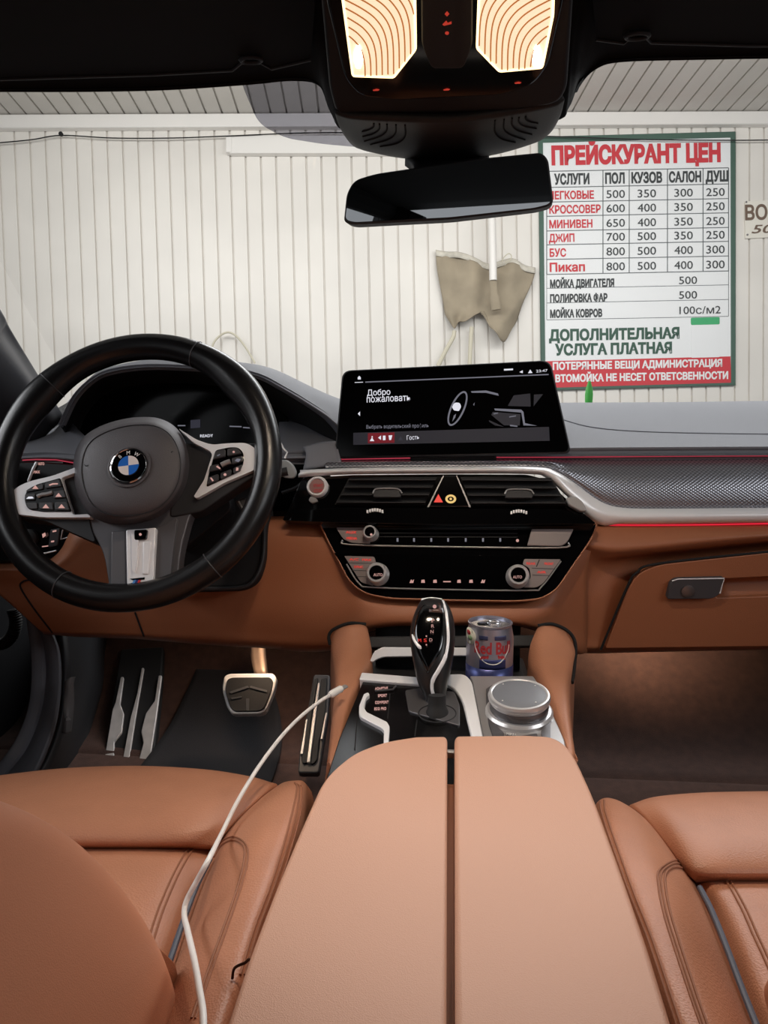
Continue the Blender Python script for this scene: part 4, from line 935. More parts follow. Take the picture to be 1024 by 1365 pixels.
def wbtn(q, par, sym=None, lit='icon_pink'):
    b_ = wprism(rnd(q, 2), .0035, .0068, 'button', bm_, par, bevel=.0008)
    if sym: wprism(sym, .0066, .0073, 'symbol', M[lit], b_, bevel=0)
def tri(x, y, s=3.2): return [(x - s, y + s * .5), (x, y - s * .7), (x + s, y + s * .5)]
wbtn([(37, 652), (57, 644.5), (57, 651.5), (34, 655.5)], lf, tri(47, 649.5, 4))
wbtn([(60, 643.5), (79, 638.5), (82, 648), (60, 651)], lf, [(65, 646), (70, 644), (77, 644), (77, 645.5), (70, 646), (66, 647.5)])
wbtn([(33, 658.5), (47, 657), (46, 666.5), (33, 667)], lf, [(35, 664.6), (38, 662), (43, 662), (45, 664), (40, 664.6)], 'glow_white')
wbtn([(71, 655), (85, 652.5), (88, 663), (71, 664.5)], lf, tri(78, 660, 4.2))
wbtn([(34, 670), (49, 669.5), (49.5, 678), (38, 678)], lf)
wbtn([(52, 669.5), (70, 669), (71, 679.5), (52, 678.5)], lf, tri(61, 675, 4.4))
wbtn([(73, 669), (89, 668.5), (92.5, 680), (73, 679.5)], lf, tri(82, 675, 4.4))
mb = MB(); mb.tube(spline([WPl.pt(x, y, .0062) for x, y in ((50, 662), (56, 659.5), (63, 658.5), (70, 656.5))], 4), .0026, 10); mb.build('roller', M['steel'], lf)
wbtn([(287, 601), (300, 598.5), (300, 608.5), (284, 612)], rf, [(289, 607), (293, 605), (293.6, 606), (290, 608)], 'glow_grey')
wbtn([(303, 598), (317, 596.5), (322, 604), (303, 608)], rf, circ((311.5, 602.3), 1.6, 1.5, 10))
wbtn([(309, 610.5), (323, 607), (323.5, 614.5), (309, 619)], rf, [(313, 614), (316, 611), (321, 612), (318, 616)], 'glow_grey')
wbtn([(280, 620.5), (292, 618), (292, 626), (278, 629)], rf, [(288, 622), (290, 620.5), (294, 624), (292.5, 625)])
wbtn([(278, 636), (291, 631.5), (291, 640), (276, 646)], rf, [(280, 637), (282, 636.5), (285, 640.5), (283, 641.5)])
wbtn([(294, 630.5), (308, 625), (308, 632.5), (294, 638.5)], rf, circ((300, 632.5), 2, 1.8, 10))
wbtn([(311, 624), (323, 619), (320, 627), (311, 631)], rf, [(314.5, 627.5), (315, 623), (318, 623.5), (317.5, 627)])
mb = MB(); mb.tube(spline([WPl.pt(x, y, .0062) for x, y in ((295, 620), (301, 617), (307, 615))], 4), .0032, 10); mb.build('roller', M['steel'], rf)
# airbag cover: a domed cushion traced from its own outline
hub = [(104, 640), (103, 620), (108, 598), (120, 582), (142, 570), (170, 562.5), (198, 561), (216, 565), (230, 574), (240, 588), (246, 606), (247, 626), (242, 648), (230, 668), (212, 683), (190, 691), (165, 694), (140, 691), (120, 679), (109, 660)]
hc = Vector((173, 624))
hubs = spline([(x, y, 0) for x, y in hub], 4, closed=True); hubs = [Vector((p.x, p.y)) for p in hubs]
def hring(s, h): return [WPl.pt(hc.x + (p.x - hc.x) * s, hc.y + (p.y - hc.y) * s, h) for p in hubs]
prof = [(1.08, -.03), (1.07, -.004), (1.035, .006), (1.0, .015), (.985, .020), (.95, .026), (.86, .0315), (.7, .0355), (.5, .038), (.34, .039), (.24, .039)]
mb = MB(); v = []; f = []; n = len(hubs)
for s_, h in prof: v += hring(s_, h)
for j in range(len(prof) - 1):
    for i in range(n): f.append((j * n + i, j * n + (i + 1) % n, (j + 1) * n + (i + 1) % n, (j + 1) * n + i))
f.append(tuple((len(prof) - 1) * n + i for i in range(n))); f.append(tuple(reversed(range(n))))
mb.add(v, f); ab = mb.build('airbag_cover', M['hub'], SW, smooth=60)
mb = MB(); mb.tube(hring(.915, .0293), .0006, 6, closed=True); mb.build('cover_seam', M['black_soft'], ab)
lettering('AIRBAG', WPl, (161, 673), (190, 672.5), 5, .0295, M['grey_plastic'], ab, thick=.0006)
for q in ([(112, 619), (115, 620.5), (119, 619), (117, 621.5), (114, 621.5)], [(222, 601), (226, 602.5), (231, 601), (229, 603.5), (224, 603.5)]): wprism(q, .033, .0335, 'horn_mark', M['black_soft'], ab, bevel=0)
mb = MB(); mb.lathe([(.0265, -.004), (.0265, .001), (.0245, .0015), (.021, -.001), (0, -.001)], WPl.pt(172.5, 622, .0395), WPl.n, 48); mb.build('badge_well', M['hub'], ab)
# round badge: black ring, chrome edges, blue and white quarters
bc = WPl.pt(172.5, 621.5, .0395)
em = MB(); em.lathe([(0, 0), (.0225, 0), (.0225, .0022), (.0212, .0028), (.0205, .0022), (0, .0022)], bc, WPl.n, 56); emb = lab(em.build('round_badge', M['chrome'], SW), 'round blue and white badge with black ring')
em = MB(); em.lathe([(0, 0), (.0203, 0), (.0203, .0025), (0, .0027)], bc, WPl.n, 56); em.build('badge_ring', M['gloss'], emb)
em = MB(); em.lathe([(.0124, .002), (.0132, .002), (.0132, .0032), (.0124, .0032)], bc, WPl.n, 48, ring=True); em.build('inner_ring', M['chrome'], emb)
rotb = math.radians(8)
for k in range(4):
    pts = [bc + WPl.n * .0031]
    for i in range(13):
        a = rotb + math.pi / 2 * (k + i / 12)
        pts.append(bc + WPl.n * .0031 + (WPl.u * math.cos(a) + WPl.v * math.sin(a)) * .0125)
    mb = MB(); mb.slab(pts, [p - WPl.n * .001 for p in pts])
    mb.build('badge_quarter', mat('badge_blue', srgb(28, 105, 200), .3) if k in (1, 3) else mat('badge_white', srgb(236, 226, 222), .3), emb)
for ch, dg_ in (('B', 128), ('M', 90), ('W', 52)):
    a = math.radians(dg_) + rotb; c = bc + (WPl.u * math.cos(a) + WPl.v * math.sin(a)) * .0166
    LPq = Plane(c, WPl.n); LPq.u = WPl.u * math.sin(a) - WPl.v * math.cos(a); LPq.v = LPq.n.cross(LPq.u)
    cu = bpy.data.curves.new('t', 'FONT'); cu.body = ch; cu.size = 1; cu.extrude = .02
    o = bpy.data.objects.new('t', cu); COL.objects.link(o); me0 = bpy.data.meshes.new_from_object(o.evaluated_get(bpy.context.evaluated_depsgraph_get())); bpy.data.objects.remove(o)
    xs = [q.co.x for q in me0.vertices]; xm = (min(xs) + max(xs)) / 2
    mb = MB(); mb.add([c + LPq.u * ((q.co.x - xm) * .0062) + LPq.v * ((q.co.y - .36) * .0066) + WPl.n * (.0027 + q.co.z * .01) for q in me0.vertices], [tuple(p.vertices) for p in me0.polygons])
    mb.build('badge_letter', M['white'], emb, smooth=0, fix=False)

# column shroud and stalks behind the wheel
SCo = thing('steering_column', 'black steering column shroud behind the steering wheel', 'steering column', H(250, 780, .92))
CPn2 = Plane(H(260, 720, .93), (.05, -1, .35))
mb = MB(); mb.prism(CPn2, rnd([(120, 640), (348, 632), (354, 690), (351, 745), (339, 774), (318, 784), (215, 786), (150, 730)], [10, 10, 6, 14, 14, 10, 20, 20]), -.07, 0); mb.build('shroud', M['black_matte'], SCo, bevel=.006, seg=3)
mb = MB(); mb.tube(spline([CPn2.pt(x, y, .003) for x, y in ((353.5, 690), (350.5, 745), (338, 774), (318, 783.5), (262, 785))], 5), .0028, 8); mb.build('gap_edge', M['black_soft'], SCo)
mb = MB(); mb.prism(CPn2, rnd([(235, 690), (305, 655), (308, 680), (240, 735)], 8), 0, .03); mb.build('column_cover', M['black_soft'], SCo, bevel=.008, seg=3)
g = thing('wiper_stalk', 'short grey wiper stalk right of the steering wheel rim', 'stalk', H(380, 640, .93))
SPn = Plane(H(385, 630, .93), (.1, -1, .1))
mb = MB(); mb.tube(spline([SPn.pt(x, y, 0) for x, y in ((330, 640), (350, 632), (372, 630), (384, 628))], 4), .009, 12, flat=.7); mb.build('arm', M['black_soft'], g)
mb = MB(); mb.prism(SPn, rnd([(372, 614), (381, 612), (391, 620), (395, 631), (391, 638), (376, 637)], 6), -.012, .004); mb.build('end_cap', mat('stalk_cap', srgb(150, 155, 158), .4), g, bevel=.004, seg=3)
mb = MB(); mb.tube([SPn.pt(x, y, .006) for x, y in ((374, 590), (378, 598), (383, 603), (380, 611))], .0012, 6); mb.build('chrome_edge', M['silver'], g)
g = thing('shift_paddle', 'small ribbed grey gearshift paddle behind the right spoke', 'paddle', H(322, 676, .90))
PPn = Plane(H(322, 676, .885), (.1, -1, .3))
mb = MB(); mb.prism(PPn, rnd([(313, 668), (324, 663), (329, 664), (327, 682), (323, 683)], 2), -.006, 0); mb.build('blade', M['grey_plastic'], g, bevel=.001)
mb = MB(); mb.tube([PPn.pt(318, 668, .001), PPn.pt(324, 679, .001)], .0012, 6); mb.build('ridge', M['steel'], g)
# ================================================================== CENTRE CONSOLE
PC = plane3(at(483, 902, y=.785), at(710, 902, y=.785), at(600, 980, y=.67))
CO = thing('center_console', 'black and silver centre console between tan side rails below the radio', 'console', at(600, 985, y=.68))
mb = MB(); mb.box((-.002, .77, .525), (.225, .46, .27)); mb.build('tunnel', M['black_soft'], CO, bevel=.01)
mb = MB(); mb.prism(PC, rnd([(485, 905), (557, 911), (600, 906), (618, 912), (634, 985), (640, 1060), (428, 1060), (452, 985)], 3), -.02, .002); lab(mb.build('gloss_plate', mat('gloss_black_painted_highlights', srgb(13, 12, 13), .22, var=.8, vscale=30, spec=.35), CO, bevel=.001), 'glossy black plate around the gear lever')  # mottled base colour paints in the marbled highlights of the gloss
mb = MB(); mb.prism(PC, rnd([(482, 896), (555, 902), (600, 898.5), (619, 898), (629, 907), (646, 992), (646, 1040), (632, 1040), (631, 992), (616, 932), (607, 919), (597, 912.5), (557, 911.5), (479, 905)], [2, 0, 4, 8, 8, 0, 0, 0, 0, 8, 8, 4, 0, 2]), -.01, .0055); lab(mb.build('silver_surround', M['silver'], CO, bevel=.0015), 'bright silver surround strip')
mb = MB(); mb.prism(PC, rnd([(626, 901), (711, 901), (722, 918), (752, 985), (770, 1060), (648, 1060), (646, 990), (630, 908)], 2), -.015, .001); lab(mb.build('steel_plate', M['steel'], CO, bevel=.001), 'brushed grey metal plate on the right')
mb = MB(); mb.prism(PC, rnd([(540, 920), (562, 916.5), (606, 922), (613, 940), (613, 967), (545, 948)], 3), .001, .004); mb.build('lever_plate', M['grey_metal'], CO, bevel=.001)
mb = MB(); mb.tube([PC.pt(p.x, p.y, .004) for p in circ((583, 951), 25, 12, 36)], .0007, 6, closed=True); mb.build('lever_ring', M['black_soft'], CO)
hk = [(504, 917.5), (527, 914.5)]
mb = MB(); mb.tube([PC.pt(x, y, .004) for x, y in ((500, 921), (524, 919), (528, 914))], .0011, 6); mb.build('key_line', M['grey_metal'], CO)
mb = MB(); q = [(491, 922.5), (485, 925), (479, 940), (478.5, 951), (481, 955.5), (508, 969.5), (512, 974), (511, 1000), (517, 1000), (519.5, 968), (516, 962), (489, 949), (485.5, 943), (488, 930), (493, 926)]
mb.prism(PC, rnd(q, 1.5, 3), .001, .006); mb.build('silver_hook', M['silver'], CO, bevel=.001)
for s_, x, y, w in (('ADAPTIVE', 500, 919.5, 17), ('SPORT', 504, 929, 12), ('COMFORT', 500, 938, 18), ('ECO PRO', 499, 946.5, 16)): lettering(s_, PC, (x, y), (x + w, y - .6), 3.4, .0026, M['icon_pink'], CO)
for (xa, ya), (xb, yb) in (((476, 960), (473, 1000)), ((520, 925), (517, 958)), ((556, 960), (553, 982))):
    mb = MB(); mb.tube([PC.pt(xa, ya, .002), PC.pt(xb, yb, .002)], .0006, 6); mb.build('key_gap', M['black_matte'], CO)
# cup holder bay
mb = MB(); rows = [[(x, .785, .697) for x in (-.098, 0, .098)], [(x, .795, .66) for x in (-.098, 0, .098)], [(x, .80, .624) for x in (-.098, 0, .098)], [(x, .85, .618) for x in (-.098, 0, .098)], [(x, .915, .622) for x in (-.098, 0, .098)], [(x, .935, .66) for x in (-.098, 0, .098)], [(x, .94, .76) for x in (-.098, 0, .098)]]
mb.loft(list(reversed(rows)), 5, 4); mb.build('cup_bay', M['black_matte'], CO, solid=.004)
BYP = Plane(H(560, 868, .865), (0, -1, .5))
mb = MB(); mb.prism(BYP, rnd([(493, 881), (499, 868), (510, 862.5), (627, 863), (627, 874), (512, 875.5), (502, 879), (497, 883)], 3), -.006, 0); lab(mb.build('bay_strip', M['silver'], CO, bevel=.0015), 'chrome strip of the tray lid')
mb = MB(); mb.prism(Plane(H(560, 850, .91), (0, -1, .6)), [(488, 848), (714, 846), (714, 862), (490, 864)], -.01, 0); mb.build('tray_lid', M['black_soft'], CO, bevel=.002)
def rail(rows, name, label):
    mb = MB(); mb.loft(rows, 6, 5); o = mb.build('side_rail', M['tan'], CO, solid=.008); return lab(o, label)
L_ = [(.895, (444, 845), (465, 833.5), (488, 835)), (.87, (445.5, 862), (470, 858), (493.5, 866)), (.84, (448, 885), (468, 882), (491, 887)), (.795, (449, 905), (463, 905), (480.5, 902)), (.74, (446, 937), (458, 936), (470, 935)), (.69, (442, 976), (450, 975), (459, 972)), (.63, (437, 1017), (441, 1020), (446, 1014))]
rows = []
for y, a, b_, c_ in L_:
    A, B_, C_ = H(*a, y + .012), H(*b_, y), H(*c_, y + .008)
    rows.append([A + Vector((-.006, .01, -.12)), A + Vector((-.004, .003, -.03)), A, B_, C_, C_ + Vector((.003, .002, -.02)), C_ + Vector((.004, .002, -.05))])
rail(rows, '', 'left tan leather side rail')
R2 = [(.895, (717, 837), (736, 835), (757, 846)), (.87, (709, 858), (731, 855), (763.5, 861)), (.84, (708.5, 883), (729, 880), (761.5, 884)), (.795, (720, 907), (737, 905), (758, 907)), (.74, (733, 941), (745, 939), (758.5, 937)), (.69, (745, 977), (753, 975), (761.5, 972)), (.63, (758, 1012), (762, 1012), (768, 1014))]
rows = []
for y, a, b_, c_ in R2:
    A, B_, C_ = H(*a, y + .008), H(*b_, y), H(*c_, y + .012)
    rows.append([A + Vector((-.004, .002, -.05)), A + Vector((-.003, .002, -.02)), A, B_, C_, C_ + Vector((.004, .003, -.03)), C_ + Vector((.006, .01, -.12))])
rail(rows, '', 'right tan leather side rail')
mb = MB(); mb.tube(spline([H(*p) for p in ((440, 860, .902), (438.5, 848, .905), (445, 839, .905), (465, 831, .905), (488, 832, .905))], 6), .0022, 8); mb.build('rail_gap', M['black_matte'], CO)
mb = MB(); mb.tube(spline([H(*p) for p in ((717, 834, .905), (737, 832, .905), (758, 842, .905), (767, 858, .90), (766, 885, .86), (763, 910, .82))], 6), .0022, 8); mb.build('rail_gap', M['black_matte'], CO)

# rotary controller
RC = thing('rotary_controller', 'round silver rotary controller knob on the metal plate right of the gear lever', 'control knob', PC.pt(693, 953, .001))
k0 = PC.pt(692, 951, .001)
mb = MB(); mb.lathe([(0, 0), (.0345, 0), (.0345, .003), (.0325, .0055), (.0295, .006), (.0292, .014), (.0300, .0150), (.0300, .016), (0, .016)], k0, PC.n, 64); mb.build('base_ring', M['knob'], RC, smooth=30)
mb = MB(); mb.lathe([(.0297, .006), (.0300, .0065), (.0300, .0135), (.0297, .014)], k0, PC.n, 72); mb.build('grip_band', M['grey_metal'], RC)
mb = MB(); mb.lathe([(.0290, .015), (.0312, .0175), (.0316, .0205), (.0306, .0232), (.0284, .0238), (.0272, .023)], k0, PC.n, 64, ring=True); mb.build('chrome_ring', M['knob'], RC, smooth=50)
mb = MB(); mb.lathe([(0, .016), (.0276, .016), (.0276, .0226), (.0268, .0231), (.015, .0236), (0, .0238)], k0, PC.n, 56); mb.build('touch_pad', mat('touch_pad_grey', srgb(112, 114, 120), .45), RC)
for a in range(4):
    t = math.radians(45 + 8 + 90 * a); c = k0 + PC.n * .0237 + (PC.u * math.cos(t) + PC.v * math.sin(t)) * .0232
    mb = MB(); mb.lathe([(0, 0), (.0009, 0), (.0007, .0004), (0, .0005)], c, PC.n, 10); mb.build('dot', M['white'], RC)
bk = rnd([(652, 957), (658, 972), (672, 985), (668, 1020), (655, 990)], 3)
for q, nm in (([(650, 955), (655, 953), (663, 968), (672, 976), (672, 1000), (663, 1000), (652, 966)], ''), ([(674, 977), (690, 981), (690, 1005), (674, 1002)], 'MENU'), ([(693, 981), (716, 977), (722, 1000), (693, 1005)], ''), ([(721, 975), (729, 962), (734, 960), (734, 985), (726, 998)], ''), ([(648, 918), (657, 912), (652, 930), (653, 948), (648, 944)], '')):
    mb = MB(); mb.prism(PC, rnd(q, 1.5), .001, .0035); b_ = mb.build('button', M['grey_metal'], RC, bevel=.0008)
    if nm: lettering(nm, PC, (675, 975.5 + 4), (687, 977 + 4), 3.2, .0038, M['white'], b_)

# gear lever
GS = thing('gear_lever', 'tall glossy black gear lever with a silver edge on the centre console', 'gear lever', PC.pt(582, 948, .003))
lv = [(797.5, 566, 588, .797, .006), (801, 561, 593, .793, .013), (809, 556.5, 599, .787, .019), (822, 551, 604, .779, .0225), (839, 547.3, 606.5, .770, .024), (862, 547.8, 606, .758, .023), (888, 552, 602.5, .746, .0200), (910, 557, 597.5, .738, .0165), (928, 565, 594.5, .733, .0135), (942, 570, 592.5, .729, .012)]
rows = []
for py, l, r, y, hd in lv:
    A, B_ = H(l, py, y), H(r, py, y); c = (A + B_) / 2; hw = (B_ - A).length / 2; X = (B_ - A).normalized(); Dv = Vector((0, -.95, .3)).normalized()
    rg = []
    for k in range(24):
        t = 2 * math.pi * k / 24; ct, st = math.cos(t), math.sin(t); e = .8
        rg.append(c + X * hw * math.copysign(abs(ct) ** e, ct) + Dv * hd * math.copysign(abs(st) ** e, st))
    rows.append(rg)
mb = MB(); mb.loft(rows, 1, 4, closed_u=True)
n_ = 24; last = len(mb.v) - n_
mb.f.append(tuple(range(n_))); mb.f.append(tuple(reversed(range(last, last + n_))))
gb = mb.build('grip', M['black_soft'], GS, smooth=60)
gb.data.materials[0] = mat('grip_black', srgb(30, 29, 30), .35)
def fy(py):     # depth of the lever's near face
    for (p0, _, _, y0, h0), (p1, _, _, y1, h1) in zip(lv, lv[1:]):
        if p0 <= py <= p1:
            t = (py - p0) / (p1 - p0); return (y0 + (y1 - y0) * t) - (h0 + (h1 - h0) * t) * .93
    return lv[-1][3] - lv[-1][4]
def gp_(x, py, o=0.0): return H(x, py, fy(py) - o)
rows = [[gp_(x, py, o) for x, o in ((l, -.004), (l + 4, .0005), ((l + r) / 2, .0016), (r - 4, .0005), (r, -.004))] for py, l, r in ((802, 565, 588), (810, 560, 592), (822, 555.5, 594), (839, 552, 594), (855, 552.5, 593), (870, 556, 590), (886, 562, 581), (897, 566, 575))]
mb = MB(); mb.loft(rows, 4, 4); mb.build('gloss_face', M['gloss'], GS, solid=.002)
pts = [gp_(590.5, 801, -.003), gp_(594.5, 815, -.001), gp_(597, 835, 0), gp_(597.5, 855, 0), gp_(594, 875, 0), gp_(585, 893, .001), gp_(577.5, 906, .001), gp_(576, 918, .001), gp_(579.5, 933, .001)]
mb = MB(); mb.tube(spline(pts, 5), [.0016] * 20 + [.0022] * 12 + [.0018] * 9, 10, flat=.8); lab(mb.build('edge_strip', M['silver'], GS), 'bright silver edge strip')
mb = MB(); mb.tube(spline([gp_(562, 799.5, -.003), gp_(575, 796.9 + 1, -.003), gp_(589, 799.5, -.003)], 5), .0016, 8); mb.build('top_edge', M['silver'], GS)
mb = MB(); mb.tube(spline([gp_(549.5, 846, -.004), gp_(554, 856, -.001), gp_(561.5, 865, .001)], 5), [.0008, .0012, .0016, .0016, .0016, .0016, .0016, .0018, .0020, .002, .0008], 8); mb.build('side_chip', M['silver'], GS)
mb = MB(); mb.loft([[gp_(572, 803, .002), gp_(587, 803.5, .002)], [gp_(572, 815, .003), gp_(590, 816, .003)]], 3, 3); mb.build('park_button', mat('park_brown', srgb(70, 44, 36), .3), GS, solid=.0015)
def dot(x, py, r=1.7, m='icon_pink'):
    p = gp_(x, py, .0048); mb = MB(); mb.lathe([(0, 0), (r * .0009, 0), (r * .0009, .0004), (0, .0004)], p, (0, -1, .35), 12); mb.build('symbol', M[m], GS)
dot(579.5, 808.5, 2.4)
for ch, x, py in (('P', 577.5, 827.5), ('R', 577, 834.5), ('N', 576, 842), ('D', 574.5, 853), ('M', 559.5, 853.5), ('S', 567, 853.5)):
    o_ = gp_(x, py, .005); lettering(ch, Plane(o_, (0, -1, .35)), (x - 2, py + 2), (x + 2, py + 2), 4.4, 0, M['icon_red'] if ch in 'MS' else M['icon_pink'], GS, name='symbol')
dot(568.5, 848, .9); dot(568.5, 859.5, .9)
mb = MB(); ax = (PC.n * .9 + Vector((0, .35, .2))).normalized(); mb.lathe([(.0125, -.004), (.0115, .002), (.0100, .005), (.0092, .010), (.0092, .018), (0, .018)], PC.pt(583, 950, .003), ax, 28); mb.build('boot', M['rubber'], GS)

# drink can in the cup holder
cb = at(653, 860, y=.832); cb = Vector((cb.x, .832, .6195))
CN = thing('drink_can', 'slim silver and blue energy drink can with red lettering in the cup holder', 'can', cb)
rB = .0281; hC_ = at(653, 828.5, y=.832).z - cb.z
mb = MB(); mb.lathe([(0, .003), (.019, .002), (.021, 0), (rB - .003, .004), (rB, .010), (rB, hC_ - .019), (rB - .0006, hC_ - .015), (rB - .0022, hC_ - .006), (rB - .0028, hC_ - .003), (rB - .0016, hC_ - .0012), (rB - .0016, hC_), (rB - .003, hC_ + .0002), (rB - .0034, hC_ - .003), (0, hC_ - .003)], cb, (0, 0, 1), 64); body = mb.build('body', mat('can_silver', srgb(176, 176, 192), .32, metal=.75), CN, smooth=40)
def wrap(a, h, o=.0003):    # a: degrees round the can from the side facing the camera, + to the right
    t = math.radians(a - 90 + 4); return Vector((cb.x + (rB + o) * math.cos(t), cb.y + (rB + o) * math.sin(t), h))
z_ = lambda py: at(653, py, y=.804).z
def patch(a0, a1, z0, z1, m, nm, sk=0, o=.0003):
    mb = MB(); mb.loft([[wrap(a0 + (a1 - a0) * i / 48 + sk * (1 - j), z1 + (z0 - z1) * j, o) for i in range(49)] for j in (0, .5, 1)], 2, 2); mb.build(nm, m, body, solid=.0002)
cblue = mat('can_blue', srgb(62, 70, 120), .32, metal=.5); cred = mat('can_red', srgb(196, 60, 66), .4, metal=.2); cdark = mat('can_dark_blue', srgb(70, 76, 112), .35, metal=.4)
patch(-175, 175, cb.z + .011, z_(893), cblue, 'blue_lower_field'); patch(-32, 34, z_(893), z_(880), cblue, 'blue_field', 0)
def cantext(s, a0, a1, zb, zt, m):
    cu = bpy.data.curves.new('t', 'FONT'); cu.body = s; cu.size = 1; cu.extrude = .01; cu.bevel_depth = .03; cu.bevel_resolution = 0
    o = bpy.data.objects.new('t', cu); COL.objects.link(o); me0 = bpy.data.meshes.new_from_object(o.evaluated_get(bpy.context.evaluated_depsgraph_get())); bpy.data.objects.remove(o)
    xs = [v.co.x for v in me0.vertices]; x0, x1 = min(xs), max(xs)
    mb = MB(); mb.add([wrap(a0 + (a1 - a0) * (v.co.x - x0) / (x1 - x0), zb + (zt - zb) * v.co.y / .73, .0004 + .0002 * v.co.z) for v in me0.vertices], [tuple(p.vertices) for p in me0.polygons])
    mb.build('lettering', m, body, smooth=0, fix=False)
cantext('Red Bull', -46, 48, z_(872), z_(856), cred)
patch(-34, -12, z_(854), z_(848.5), cdark, 'dark_mark'); patch(4, 34, z_(854), z_(848.5), cdark, 'dark_mark')
for a0, s1 in ((-30, 1), (12, -1)):    # the two facing charging shapes under the name
    mb = MB(); q = [(0, 0), (.18, .55), (.45, .75), (.8, .7), (1, 1), (1.05, .6), (.95, .2), (.75, .35), (.5, .1), (.35, .3), (.15, -.1)]
    mb.add([wrap(a0 + (x if s1 > 0 else 1.05 - x) * 20, z_(880) + y * (z_(873) - z_(880)), .0006) for x, y in q], [tuple(range(len(q)))]); mb.build('printed_figure', cred, body, solid=.0002, smooth=0)
mb = MB(); mb.tube(spline([wrap(a, z_(p), .0002) for a, p in ((-46, 858), (-40, 870), (-22, 882), (0, 886), (20, 883), (38, 872), (44, 862))], 5), .0006, 6); mb.build('white_arc', M['white'], body)
mb = MB(); mb.lathe([(0, 0), (rB - .0042, 0), (rB - .0046, .0006), (0, .0008)], Vector((cb.x, cb.y, hC_ + cb.z - .0030)), (0, 0, 1), 48); mb.build('lid', M['can_metal'], CN)
mb = MB(); o0 = Vector((cb.x, cb.y, cb.z + hC_ - .002)); mb.add([o0 + Vector((-.009 + .0062 * math.cos(t), -.002 + .0078 * math.sin(t), .0002)) for t in [2 * math.pi * i / 24 for i in range(24)]], [tuple(range(24))]); mb.build('opening', M['glass_black'], CN, solid=.0004)
mb = MB(); mb.tube([o0 + Vector((.004 + .0085 * math.cos(t), .0 + .006 * math.sin(t), .0012)) for t in [2 * math.pi * i / 28 for i in range(28)]], .0011, 8, closed=True); mb.lathe([(0, 0), (.002, 0), (.002, .0016), (0, .0018)], o0 + Vector((-.002, 0, .0004)), (0, 0, 1), 12); mb.build('pull_tab', M['can_metal'], CN)
sp_ = []
ca, cz = -64, z_(853)
mb = MB(); ring2 = [wrap(ca + 22 * math.cos(t), cz + .0102 * math.sin(t), .0006) for t in [2 * math.pi * i / 28 for i in range(28)]]; mb.add(ring2, [tuple(range(28))]); st_ = lab(mb.build('sticker', mat('sticker_cream', srgb(226, 224, 206), .5), CN, solid=.0003), 'round cream sticker with red and green print')
for da, dz, m in ((-4, .004, cred), (3, -.002, mat('sticker_green', srgb(120, 150, 110), .5))):
    mb = MB(); mb.add([wrap(ca + da + 9 * math.cos(t), cz + dz + .003 * math.sin(t), .0010) for t in [2 * math.pi * i / 14 for i in range(14)]], [tuple(range(14))]); mb.build('sticker_print', m, st_, solid=.0002)

# ------------------------------------------------------------------ armrest with two lids
AR = thing('armrest', 'wide tan leather centre armrest split into two long lids', 'armrest', (0, .4, .66))
AP = Plane((0, .4, .720), (0, 0, 1), Vector((0, 1, 0)))
def lid(poly, rr, lbl):
    pts = [AP.pt(p.x, p.y, 0) for p in rnd(poly, rr, 6)]
    # carry the two long edges on behind the camera
    lo = sorted(pts, key=lambda p: p.y)[:2]
    mb = MB()
    mb.slab(pts, [p - Vector((0, 0, .045)) for p in pts])
    o = mb.build('lid', M['tan_armrest'], AR, bevel=.011, seg=5, smooth=50); return lab(o, lbl)
lid([(596.5, 981), (555, 981.5), (512, 988), (470, 1004), (442, 1028), (428, 1046), (400, 1108), (365, 1192), (333, 1275), (303, 1365), (255, 1520), (595, 1520)], [6, 0, 20, 20, 10, 10, 20, 20, 20, 0, 0, 0], 'left long armrest lid')
lid([(606, 980), (700, 979), (737, 981), (757, 993), (770, 1014), (792, 1062), (830, 1165), (864, 1262), (896, 1365), (944, 1520), (606.5, 1520)], [6, 0, 14, 14, 14, 20, 20, 20, 0, 0, 0], 'right long armrest lid')
mb = MB(); mb.slab([Vector(p) for p in ((-.082, .575, .69), (.078, .575, .69), (.098, .20, .69), (-.10, .20, .69))], [Vector(p) for p in ((-.082, .575, .42), (.078, .575, .42), (.098, .20, .42), (-.10, .20, .42))]); mb.build('box', mat('armrest_box_tan', srgb(150, 96, 68), .6), AR, bevel=.006)
mb = MB(); mb.box(AP.pt(601, 1005, -.012), (.008, .006, .006)); mb.build('latch', M['steel'], AR, bevel=.001)

# ------------------------------------------------------------------ pedals
def pedal_plane(b0, yb, t0, yt): return plane3(at(b0[0] - 20, b0[1], y=yb), at(b0[0] + 20, b0[1], y=yb), at(t0[0], t0[1], y=yt))
FR = pedal_plane((175, 1020), 1.10, (190, 870), 1.32)
g = thing('footrest_pedal', 'steel footrest plate with black rubber grooves left of the brake pedal', 'footrest', FR.pt(172, 1020))
mb = MB(); mb.prism(FR, rnd([(133, 1040), (148, 945), (161, 865), (218, 862), (212, 935), (207, 985), (204, 1040)], 4), -.02, 0); mb.build('rubber_base', M['rubber'], g, bevel=.003)
for q in ([(136, 1030), (150, 946), (154, 936), (161, 902), (165, 902), (160, 938), (165, 951), (162, 976), (152, 988.5), (152.5, 1030)], [(163, 1016), (174, 957), (183, 924), (189, 890), (192, 890), (185, 930), (180, 959), (171, 1017)], [(180, 1030), (191, 990), (188, 975), (194, 951), (206, 934), (211, 900), (216, 900), (208, 959), (197, 1030)]):
    mb = MB(); mb.prism(FR, rnd(q, 2), 0, .005); mb.build('steel_rib', M['pedal'], g, bevel=.0015)
BR = plane3(at(300, 905, y=1.06), at(365, 905, y=1.06), at(330, 951, y=1.02))
g = thing('brake_pedal', 'brake pedal with chrome rim and black rubber pad hanging in the driver footwell', 'pedal', BR.pt(332, 951))
